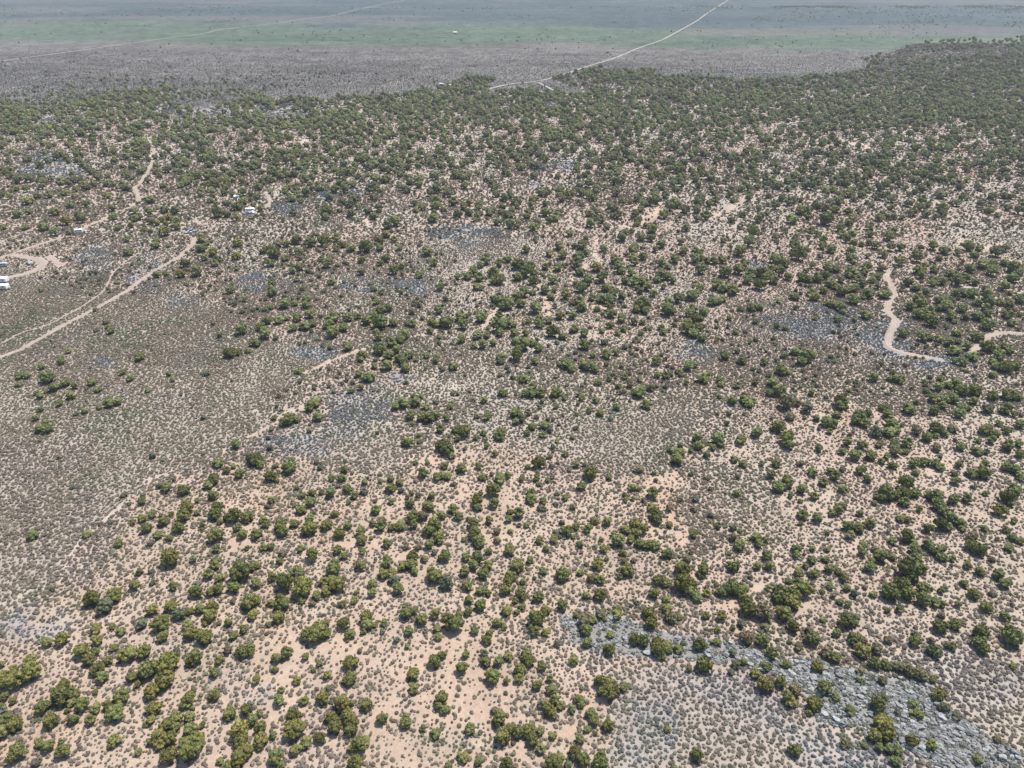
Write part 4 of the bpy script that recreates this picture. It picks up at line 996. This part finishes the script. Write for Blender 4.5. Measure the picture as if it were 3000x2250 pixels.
def tree_label(i):
    u, v, w_, tone = TR[i]
    size = 'very large' if w_ >= 60 else 'large' if w_ >= 50 else 'broad' if w_ >= 44 else 'medium-sized'
    cl = clump[find(i)]
    if len(cl) == 1:
        wh = 'standing alone'
    else:
        srt = sorted(cl, key=lambda j: tu[j])
        if srt[0] == i: s = 'leftmost'
        elif srt[-1] == i: s = 'rightmost'
        elif min(cl, key=lambda j: tv[j]) == i: s = 'farthest'
        elif max(cl, key=lambda j: tv[j]) == i: s = 'nearest'
        else: s = 'inside'
        if len(cl) in NUM:
            wh = ('%s a clump of %s' if s == 'inside' else '%s in a clump of %s') % (s, NUM[len(cl)])
        else:
            wh = 'inside a long grove' if s == 'inside' else '%s in a long grove' % s
    if inrock[i]:
        wh = 'alone on grey rocks' if len(cl) == 1 else '%s of clump on rocks' % s
    xs = ['at left edge', 'near left edge', 'one tenth across', 'one sixth across', 'one fifth across', 'one quarter across', 'three tenths across', 'one third across', 'two fifths across', 'left of centre',
          'at centre', 'right of centre', 'three fifths across', 'two thirds across', 'seven tenths across', 'three quarters across', 'four fifths across', 'five sixths across', 'nine tenths across', 'near right edge', 'at right edge']
    xp = [0, .05, .1, .165, .2, .25, .3, .34, .4, .45, .5, .55, .6, .66, .7, .75, .8, .84, .9, .95, 1]
    ys = ['near the top', 'one quarter down', 'one third down', 'two fifths down', 'just above middle', 'at mid height', 'just below middle', 'three fifths down', 'two thirds down', 'seven tenths down', 'three quarters down',
          'four fifths down', 'five sixths down', 'nine tenths down', 'near bottom edge', 'at bottom edge']
    yp = [0, .25, .33, .4, .45, .5, .55, .6, .66, .7, .75, .8, .84, .9, .95, 1]
    xw = xs[min(range(len(xs)), key=lambda q: abs(xp[q] - u / 3000))]
    yw = ys[min(range(len(ys)), key=lambda q: abs(yp[q] - v / 2250))]
    return size, TONEW[tone], wh, xw + ', ' + yw


lab = {}
for i in NEAR:
    a, b, c, p = tree_label(i)
    lab.setdefault((a, b, c, p), []).append(i)
LABEL = {}
for (a, b, c, p), lst in lab.items():
    if len(lst) == 1:
        LABEL[lst[0]] = '%s %s juniper %s, %s' % (a, b, c, p)
        continue
    hor = np.ptp(tu[lst]) >= np.ptp(tv[lst])
    lst = sorted(lst, key=lambda j: tu[j] if hor else tv[j])
    names = {2: ('left', 'right') if hor else ('upper', 'lower'), 3: ('left', 'middle', 'right') if hor else ('upper', 'middle', 'lower')}.get(len(lst), ['first', 'second', 'third', 'fourth', 'fifth', 'sixth'])
    for k, i in enumerate(lst):
        LABEL[i] = '%s %s %s juniper %s, %s' % (names[min(k, len(names) - 1)], a.replace('very large', 'huge'), b, c.replace(' in a clump', ' in clump').replace('a clump', 'clump'), p)


rt = random.Random(5)
for i in NEAR:
    wd = float(wm_[i])
    k = rt.randrange(len(CROWNS))
    e = bpy.data.objects.new("juniper_tree", None)
    COL.objects.link(e)
    e.empty_display_size = .3
    e.location = (float(tx[i]), float(ty[i]), float(tz[i]))
    e.rotation_euler = (0, 0, rt.uniform(0, 6.283))
    e.scale = (wd, wd, wd * rt.uniform(.88, 1.08))
    e['label'] = LABEL[i]; e['category'] = 'tree'; e['group'] = 'junipers standing in the sagebrush'
    cr = obj("crown", CROWNS[k], e)
    cr['tint'] = [float(q) for q in tt[i]]
    obj("trunk", TRUNKS[k], e)

# the rest of the mapped junipers and the woods beyond them
REST = list(order[300:])
P = [np.stack([tx[REST], ty[REST], tz[REST]], 1)]
W = [wm_[REST]]; C = [tt[REST]]


def jitter_grid(Y0, Y1, s, seed, half=.70):
    r = np.random.default_rng(seed)
    ys = np.arange(Y0, Y1, s * .87)
    X, Y = [], []
    for j, yy in enumerate(ys):
        hw = half * (yy + 91)
        xs = np.arange(-hw, hw, s) + (j % 2) * s * .5
        X.append(xs); Y.append(np.full(len(xs), yy))
    X = np.concatenate(X); Y = np.concatenate(Y)
    X = X + r.uniform(-.46, .46, len(X)) * s; Y = Y + r.uniform(-.46, .46, len(Y)) * s
    return X, Y, r


X, Y, r = jitter_grid(380, 2600, 7.6, 3)
u, v = world_to_px(X, Y)
c = cover(X, Y)
low = np.interp(u, [0, 250, 330, 480, 560, 750, 1300, 1500, 2000, 2250, 2600, 3000], [585, 590, 560, 560, 590, 640, 655, 680, 690, 655, 650, 640])
den = np.where(c['far'] < .5, .86, 0.0)
den = den * (.50 + .7 * sstep(.30, .62, fbm(X, Y, 34, 3, 20)))
den = den * np.interp(v, [0, 300, 345, 390, 450, 700], [1, 1, .80, .62, .60, .66])
den = np.where((v > 385), den * .82, den)
den *= (1 - c['grey'] * .88) * (1 - np.clip(c['bare'] * 1.1, 0, 1)) * (1 - c['road'])
left = (u < 330) & (v > 430)
den = np.where(left, den * .72, den)
den *= 1 - .95 * ((u > 2450) & (np.abs(v - 157 - 5 * np.sin(u / 60)) < 11) & (u < 2960))
den *= np.where(v < 212, .62, 1) * (v > 112 + 10 * np.sin(u / 45))
den *= np.where((v < 205) & (u < 2760), sstep(2480, 2700, u) * .8 + .08, 1)
den *= np.where((v < 150), sstep(2600, 2760, u), 1)
den *= 1 - .8 * ((u > 2450) & (v < 135) & (r.random(len(u)) < .5))
den *= np.where(v < 345, .62 + .38 * sstep(240, 340, v), 1)
# stragglers on the open plain
strag = np.interp(v, [0, 20, 40, 85, 130, 200, 235, 262, 300], [.012, .010, .006, .004, .005, .010, .05, .14, .34])
strag = np.where(v < 235, strag * 3.2, strag * 1.3)
strag = strag * (1 + 2.5 * ((u > 2200) & (v < 85)) + 2.2 * ((u > 1880) & (v < 26)) + 9 * ((u > 1880) & (v < 16 + 26 * fbm(X, Y, 90, 3, 95)))) * (.15 + 2.0 * sstep(.45, .75, fbm(X, Y, 120, 3, 22)))
den = np.where((c['far'] >= .5), strag, den)
keep = (r.random(len(X)) < den) & (v < low) & (v > -40)
X, Y, u, v = X[keep], Y[keep], u[keep], v[keep]
Z = terrain(X, Y)
wd = r.uniform(4.3, 8.0, len(X)) * (.92 + .10 * sstep(600, 400, v))
wd = np.where(c['far'][keep] > .5, r.uniform(1.6, 4.6, len(X)) ** 1.0 * np.interp(v, [0, 120, 260], [.95, .8, 1.1]), wd)
# drop those that would stand in a mapped juniper
ok = np.ones(len(X), bool)
for i in range(len(TR)):
    if tv[i] < 760:
        ok &= np.hypot(X - tx[i], (Y - ty[i])) > .52 * (wm_[i] + wd)
X, Y, Z, u, v, wd = X[ok], Y[ok], Z[ok], u[ok], v[ok], wd[ok]
n = len(X)
q = r.random(n)[:, None]
cw = np.array((.128, .136, .055)) * (1 - q) + np.array((.114, .122, .068)) * q
cw = cw * (1.28 + .15 * sstep(520, 330, v))[:, None]
dry = (r.random(n) < .12)
cw[dry] = np.array(TONES['b']) * .95
cw = cw * r.uniform(.82, 1.15, n)[:, None]
P.append(np.stack([X, Y, Z], 1)); W.append(wd); C.append(cw)
X, Y, r2 = jitter_grid(80, 640, 4.4, 8)
c = cover(X, Y); u, v = c['u'], c['v']
den = .42 * (1 - c['field'] * .93) * (1 - c['grey'] * .8) * (1 - c['road']) * (1 - .8 * c['bare']) * (.25 + 1.3 * sstep(.35, .6, fbm(X, Y, 24, 3, 25))) * np.where(v > 1250, .55, 1) * (c['far'] < .5)
keep = (r2.random(len(X)) < den)
X, Y, u, v = X[keep], Y[keep], u[keep], v[keep]
wd = r2.uniform(1.1, 2.5, len(X))
ok = np.ones(len(X), bool)
for i in range(len(TR)):
    ok &= np.hypot(X - tx[i], (Y - ty[i])) > .5 * (wm_[i] + wd)
X, Y, wd = X[ok], Y[ok], wd[ok]
n = len(X)
q = r2.random(n)
cw = np.where((q < .5)[:, None], np.array([(.160, .138, .095)]), np.where((q < .75)[:, None], np.array([(.135, .150, .078)]), np.array([(.13, .14, .10)]))) * r2.uniform(.8, 1.15, n)[:, None]
P.append(np.stack([X, Y, terrain(X, Y)], 1)); W.append(wd); C.append(cw)
P = np.vstack(P); W = np.concatenate(W); C = np.vstack(C)
n = len(P)
rot = np.stack([r.uniform(-.05, .05, n), r.uniform(-.05, .05, n), r.uniform(0, 6.283, n)], 1)
scl = np.stack([W * r.uniform(.92, 1.08, n), W, W * r.uniform(.8, 1.05, n)], 1)
scatter("juniper_woodland", WHOLE, P, r.integers(0, len(WHOLE), n), rot, scl, C)
print("woodland", n)
WX, WY, WW = P[:, 0], P[:, 1], W

# ------------------------------------------------------------------ sagebrush
def sage_points(Y0, Y1, s, seed):
    X, Y, r = jitter_grid(Y0, Y1, s, seed)
    c = cover(X, Y)
    v = c['v']
    den = .80 + .2 * c['field'] - .22 * c['sandy'] * sstep(1000, 1500, v) - .14 * c['sandy'] * sstep(1500, 1000, v)
    den = den + .3 * c['grey']
    nz = fbm(X, Y, 9, 3, 31)
    den = den * (.35 + 1.25 * sstep(.30, .62, nz * .6 + .4 * fbm(X, Y, 45, 2, 32)) )
    den = np.maximum(den, c['field'] * .95)
    den = np.where(c['sandy'] > .5, np.maximum(den, .86), den)
    den = np.maximum(den, .80)
    den = np.where(c['far'] < .5, den * np.interp(v, [330, 420, 700, 900], [.42, .42, .66, 1]), den)
    den = np.where(c['far'] > .5, .5 * sstep(1500, 950, Y), den)
    den *= (1 - np.clip(c['bare'] * 1.05, 0, .97)) * (1 - c['road'])
    den = np.where(c['rock'] > .5, den * .62, den)
    keep = r.random(len(X)) < den
    X, Y = X[keep], Y[keep]
    c = {k: a[keep] for k, a in c.items()}
    n = len(X)
    big = .86 + .5 * fbm(X, Y, 22, 3, 33)
    sz = r.uniform(.62, 1.28, n) * big * s / 1.12
    sz *= np.where((c['sandy'] > .5) & (r.random(n) < .45), .6, 1)
    sz = np.where(c['far'] > .5, np.clip(sz * .8, .6, 1.3), sz)
    brown = np.array([.205, .174, .128]); blue = np.array([.152, .165, .172]); grn = np.array([.145, .160, .100]); pur = np.array([.195, .162, .145])
    tan = np.array([.245, .208, .152])
    k = fbm(X, Y, 5, 2, 41)
    col = mixc(np.broadcast_to(brown, (n, 3)), tan, np.clip(c['field'] * .35 + sstep(.5, .8, k) * .4, 0, 1))
    col = mixc(col, blue, np.clip(c['grey'] * .85 + .25 * sstep(.6, .8, fbm(X, Y, 16, 2, 42)), 0, 1))
    col = mixc(col, grn, .6 * sstep(.62, .74, fbm(X, Y, 13, 3, 43)) + .35 * (r.random(n) < .10))
    col = mixc(col, pur, .55 * sstep(.56, .72, fbm(X, Y, 20, 3, 44)) * (c['v'] > 1300))
    col = mixc(col, np.array([.170, .182, .165]), c['rock'] * .7)
    col = mixc(col, np.array([.088, .082, .076]), c['far'] * .9)
    col = col * r.uniform(.68, 1.12, n)[:, None]
    return X, Y, sz, col, c, r


A = [sage_points(62, 420, 1.04, 51), sage_points(420, 820, 1.5, 53), sage_points(820, 1500, 2.7, 52)]
X = np.concatenate([a[0] for a in A]); Y = np.concatenate([a[1] for a in A]); sz = np.concatenate([a[2] for a in A])
col = np.vstack([a[3] for a in A])
Z = terrain(X, Y)
r = A[0][5]
n = len(X)
print("sage", n)
rot = np.stack([r.uniform(-.15, .15, n), r.uniform(-.15, .15, n), r.uniform(0, 6.283, n)], 1)
scl = np.stack([sz * r.uniform(.85, 1.2, n), sz, sz * r.uniform(.7, 1.05, n)], 1)
scatter("sagebrush_scrub", SAGES, np.stack([X, Y, Z], 1), r.integers(0, len(SAGES), n), rot, scl, col)

# ------------------------------------------------------------------ grey rock outcrop
ru = np.random.default_rng(77)
uu = ru.uniform(1600, 3080, 34000); vv = ru.uniform(1750, 2300, 34000)
x, y, z, k = at(uu, vv)
uw, vw = wobble(x, y, uu, vv)
m = poly(uu + (uw - uu) * .6, vv + (vw - vv) * .6, ROCKS)
dens = sstep(.40, .58, fbm(x, y, 7, 3, 61))
m &= ru.random(len(x)) < (.22 + .65 * dens)
x, y, z, k, uu, vv = x[m], y[m], z[m], k[m], uu[m], vv[m]
n = len(x)
ln = ru.lognormal(-.78, .46, n) * np.where(uu < 2150, .9, 1.0)
ln = np.clip(ln, .22, 1.7)
strike = math.radians(-38)
rz = strike + ru.normal(0, .28, n)
sx, sy, szz = ln, ln * ru.uniform(.42, .75, n), ln * ru.uniform(.5, .95, n)
tilt = ru.normal(.35, .35, n)
big = np.argsort(-ln * FPX / k)[:300]
onview = (uu[big] < 3000) & (vv[big] < 2250)
e = bpy.data.objects.new("rock_outcrop", None)
COL.objects.link(e)
cx, cy, cz, _ = at(2500, 2050)
e.location = (float(cx), float(cy), float(cz))
e['label'] = "weathered grey rock outcrop of tilted slabs running to the lower right corner"
e['category'] = "rock outcrop"
for j in big:
    o = obj("rock", ROCKM[int(ru.integers(0, len(ROCKM)))], e)
    o.location = (x[j] - cx, y[j] - cy, z[j] - cz + szz[j] * .22)
    o.rotation_euler = (tilt[j], ru.normal(0, .1), rz[j])
    o.scale = (sx[j], sy[j], szz[j])
rest = np.ones(n, bool); rest[big] = False
rub = scatter("rubble", ROCKM, np.stack([x, y, z + szz * .2], 1)[rest], ru.integers(0, len(ROCKM), rest.sum()),
              np.stack([tilt, ru.normal(0, .1, n), rz], 1)[rest], np.stack([sx, sy, szz], 1)[rest], None)
rub.parent = e
rub.matrix_parent_inverse.identity()
rub.location = (-float(cx), -float(cy), -float(cz))
print("rocks", n)

# ------------------------------------------------------------------ dead bushes
def dead_bush(u, v, wpx, label):
    x, y, z, k = at(u, v)
    wd = float(wpx * k / FPX)
    r = random.Random(int(u))
    m = MB()
    m.tube((0, 0, -.1), (0, 0, .2), .09, .07, 6)
    for i in range(26):
        a = r.uniform(0, 6.283); q = r.uniform(.25, .5) * wd; h = r.uniform(.25, .7)
        p = (q * .5 * math.cos(a), q * .5 * math.sin(a), .2 + h * .5 * wd * .5)
        m.tube((0, 0, .15), p, .05, .03, 4)
        for _ in range(3):
            b = a + r.uniform(-.5, .5)
            m.tube(p, (q * math.cos(b), q * math.sin(b), p[2] + r.uniform(-.1, .3) * wd * .4), .028, .008, 3)
    obj("dead_bush", m.mesh("dead_bush", M_DEAD), loc=(float(x), float(y), float(z)), label=label, category="dead bush")


dead_bush(1500 + 320 * .3617, 1650 + 205 * .3617, 44, "grey leafless dead bush on bare sand beside a round green juniper")
dead_bush(1500 + 1640 * .3617, 1650 + 720 * .3617, 40, "spiky grey dead bush on the grey rocks behind a fan-shaped pine-green crown")
dead_bush(2200 + 460 * .3617, 1050 + 395 * .3617, 30, "pale grey dead bush at the right end of a brownish juniper clump")

# ------------------------------------------------------------------ vehicles and sheds
M_WHITE = plain_material("white_paint", (.80, .80, .78), .4, .06, 2)
M_GREYP = plain_material("silver_grey_paint", (.42, .44, .46), .4, .05, 2)
M_GLASS = plain_material("dark_window_glass", (.03, .035, .04), .12)
M_TYRE = plain_material("black_rubber", (.03, .03, .03), .9)
M_ROOF = plain_material("pale_metal_roof", (.66, .67, .67), .45, .12, 1.5)
M_TAN = plain_material("tan_board_wall", (.42, .36, .28), .85, .15, 2)
M_TEAL = plain_material("teal_tarpaulin", (.10, .22, .20), .7, .2, 2)
M_BLUE = plain_material("faded_blue_paint", (.24, .30, .38), .5, .1, 2)


def place(name, u, v, az, label, cat, s=1.0):
    x, y, z, k = at(u, v)
    e = bpy.data.objects.new(name, None)
    COL.objects.link(e)
    e.location = (float(x), float(y), float(z))
    e.rotation_euler = (0, 0, math.radians(az))
    e.scale = (s, s, s)
    e['label'] = label; e['category'] = cat
    return e


def wheels(e, xs, hw, r=.36):
    for x in xs:
        for sgn in (-1, 1):
            m = MB(); m.tube((x, sgn * hw, r), (x, sgn * (hw - .24), r), r, r, 12)
            wl = obj("wheel", m.mesh("wheel", M_TYRE), e)
            m = MB(); m.tube((x, sgn * (hw + .01), r), (x, sgn * (hw - .06), r), r * .55, r * .55, 8)
            obj("rim", m.mesh("rim", M_GREYP), wl)


def pickup(u, v, az, label, mat, cat="truck", s=1.0):
    e = place("parked_truck", u, v, az, label, cat, s)
    m = MB()
    m.prism([(-2.7, .5), (2.65, .5), (2.75, .85), (2.6, 1.08), (1.25, 1.18), (-2.7, 1.14)], -.95, .95)
    m.box(-2.75, -2.7, -.95, .95, .5, .75)
    obj("body", m.mesh("body", mat), e)
    m = MB(); m.prism([(-.55, 1.17), (1.2, 1.17), (.72, 1.78), (-.35, 1.82)], -.84, .84)
    cab = obj("cab", m.mesh("cab", mat), e)
    m = MB(); m.prism([(.80, 1.72), (1.24, 1.2), (1.27, 1.22), (.83, 1.76)], -.76, .76)
    obj("windscreen", m.mesh("windscreen", M_GLASS), cab)
    for sg in (-1, 1):
        m = MB(); m.box(-.38, .78, sg * .845 - .012, sg * .845 + .012, 1.26, 1.66)
        obj("side_window", m.mesh("side_window", M_GLASS), cab)
    m = MB(); m.box(-2.6, -.7, -.82, .82, 1.14, 1.15)
    obj("load_bed", m.mesh("load_bed", M_TYRE), e)
    wheels(e, (-1.75, 1.75), .97)
    return e


def trailer(u, v, az, label, L=6.5, W=2.4, Hh=2.5, mat=None, cat="trailer", s=1.0):
    e = place("travel_trailer", u, v, az, label, cat, s)
    m = MB(); h = L / 2
    m.prism([(-h, .55), (h - .3, .55), (h, 1.0), (h - .05, 1.9), (h - .7, Hh), (-h + .35, Hh + .03), (-h, Hh - .35)], -W / 2, W / 2)
    b = obj("body", m.mesh("body", mat or M_WHITE), e)
    for sg in (-1, 1):
        for x in (-h * .6, -h * .1, h * .45):
            m = MB(); m.box(x - .4, x + .4, sg * (W / 2) - .012, sg * (W / 2) + .012, 1.35, 1.95)
            obj("window", m.mesh("window", M_GLASS), b)
    m = MB(); m.box(h * .1, h * .1 + .7, -W / 2 - .02, -W / 2 + .01, .6, 2.1)
    obj("door", m.mesh("door", M_GREYP), b)
    m = MB(); m.box(-.4, .4, -.35, .35, Hh + .02, Hh + .24, 0, .05)
    obj("roof_unit", m.mesh("roof_unit", M_GREYP), e)
    m = MB(); m.tube((h - .1, 0, .6), (h + 1.1, 0, .5), .06, .05, 5)
    obj("hitch", m.mesh("hitch", M_TYRE), e)
    wheels(e, (-.5, .4), W / 2 + .01, .34)
    return e


def shed(u, v, az, label, L=4, W=3, wall=2.2, rise=.7, wm=None, rm=None, cat="shed", name="shed"):
    e = place(name, u, v, az, label, cat)
    m = MB(); h, q = L / 2, W / 2
    m.prism([(-q, -.3), (q, -.3), (q, wall), (0, wall + rise), (-q, wall)], -h, h)
    me = m.mesh("wall", wm or M_TAN)
    wl = obj("wall", me, e)
    m = MB()
    for sg in (-1, 1):
        m.prism([(0, wall + rise + .02), (sg * (q + .3), wall - .2 * rise + .02), (sg * (q + .3), wall - .2 * rise + .1), (0, wall + rise + .12)], -h - .3, h + .3)
    obj("roof", m.mesh("roof", rm or M_ROOF), e)
    m = MB(); m.box(-.45, .45, -h - .03, -h + .02, 0, 2.0)
    obj("door", m.mesh("door", M_GREYP), wl)
    m = MB(); m.box(q - .02, q + .02, -.5, .5, 1.0, 1.7)
    obj("window", m.mesh("window", M_GLASS), wl)
    return e


trailer(231, 682, -160, "small bright white camper trailer beside the dirt road left of the scrub flat", 4.6, 2.3, 2.3)
pickup(87, 774, 150, "silver-white pickup parked inside the loop of the dirt track at far left", M_GREYP, s=.9)
trailer(9, 781, 20, "short grey-white trailer at the left edge above the two long pale ones", 4.6, 2.2, 2.2, M_GREYP)
trailer(2, 826, 178, "long white trailer cut by the left edge, upper of two side by side", 8.0, 2.8, 2.6)
trailer(2, 846, 178, "long white trailer cut by the left edge, lower of two side by side", 8.5, 2.7, 2.4)
shed(694, 582, 30, "small grey-roofed shed in the trees above the camp", 3.6, 3.0, 2.0, .5, M_GREYP, M_ROOF)
pickup(701, 588, 100, "white pickup beside the small grey-roofed shed in the trees", M_WHITE)
trailer(733, 620, 15, "pale camper trailer at the end of the short dirt road, nearest the trees", 6.2, 2.4, 2.4)
pickup(741, 626, 160, "white pickup parked below the pale camper trailer at the camp", M_WHITE)
pickup(722, 627, 60, "faded blue pickup parked left of the camp's white pickup", M_BLUE)
pickup(561, 679, -12, "faded blue-grey pickup under the junipers above the end of the dirt road", M_BLUE)
pickup(552, 684, 25, "silver-grey pickup left of the faded blue-grey one", M_GREYP, s=.9)
shed(1294, 250, 75, "low shed with a long white metal roof at the edge of the far woods", 5.5, 3.6, 2.2, .5, M_TEAL, M_ROOF)
shed(1318, 255, 0, "small white box-shaped shed right of the long white metal roof", 3.0, 3.2, 3.0, .3, M_WHITE, M_WHITE)
shed(1334, 98, 80, "lone ranch building with a white roof far out on the grassy plain", 8.0, 5.0, 2.6, 1.0, M_TAN, M_WHITE, "building", "ranch_building")

# ------------------------------------------------------------------ haze
hz = MB()
hz.box(-21000, 21000, -400, 17500, -6, 158)
hm = bpy.data.materials.new("haze")
hm.use_nodes = True
t = hm.node_tree
t.nodes.clear()
pv = t.nodes.new("ShaderNodeVolumePrincipled")
pv.inputs["Color"].default_value = (.80, .87, .95, 1)
pv.inputs["Density"].default_value = 0.85e-4
pv.inputs["Anisotropy"].default_value = .2
ho = t.nodes.new("ShaderNodeOutputMaterial")
t.links.new(pv.outputs[0], ho.inputs["Volume"])
obj("haze", hz.mesh("haze", hm), kind="stuff")
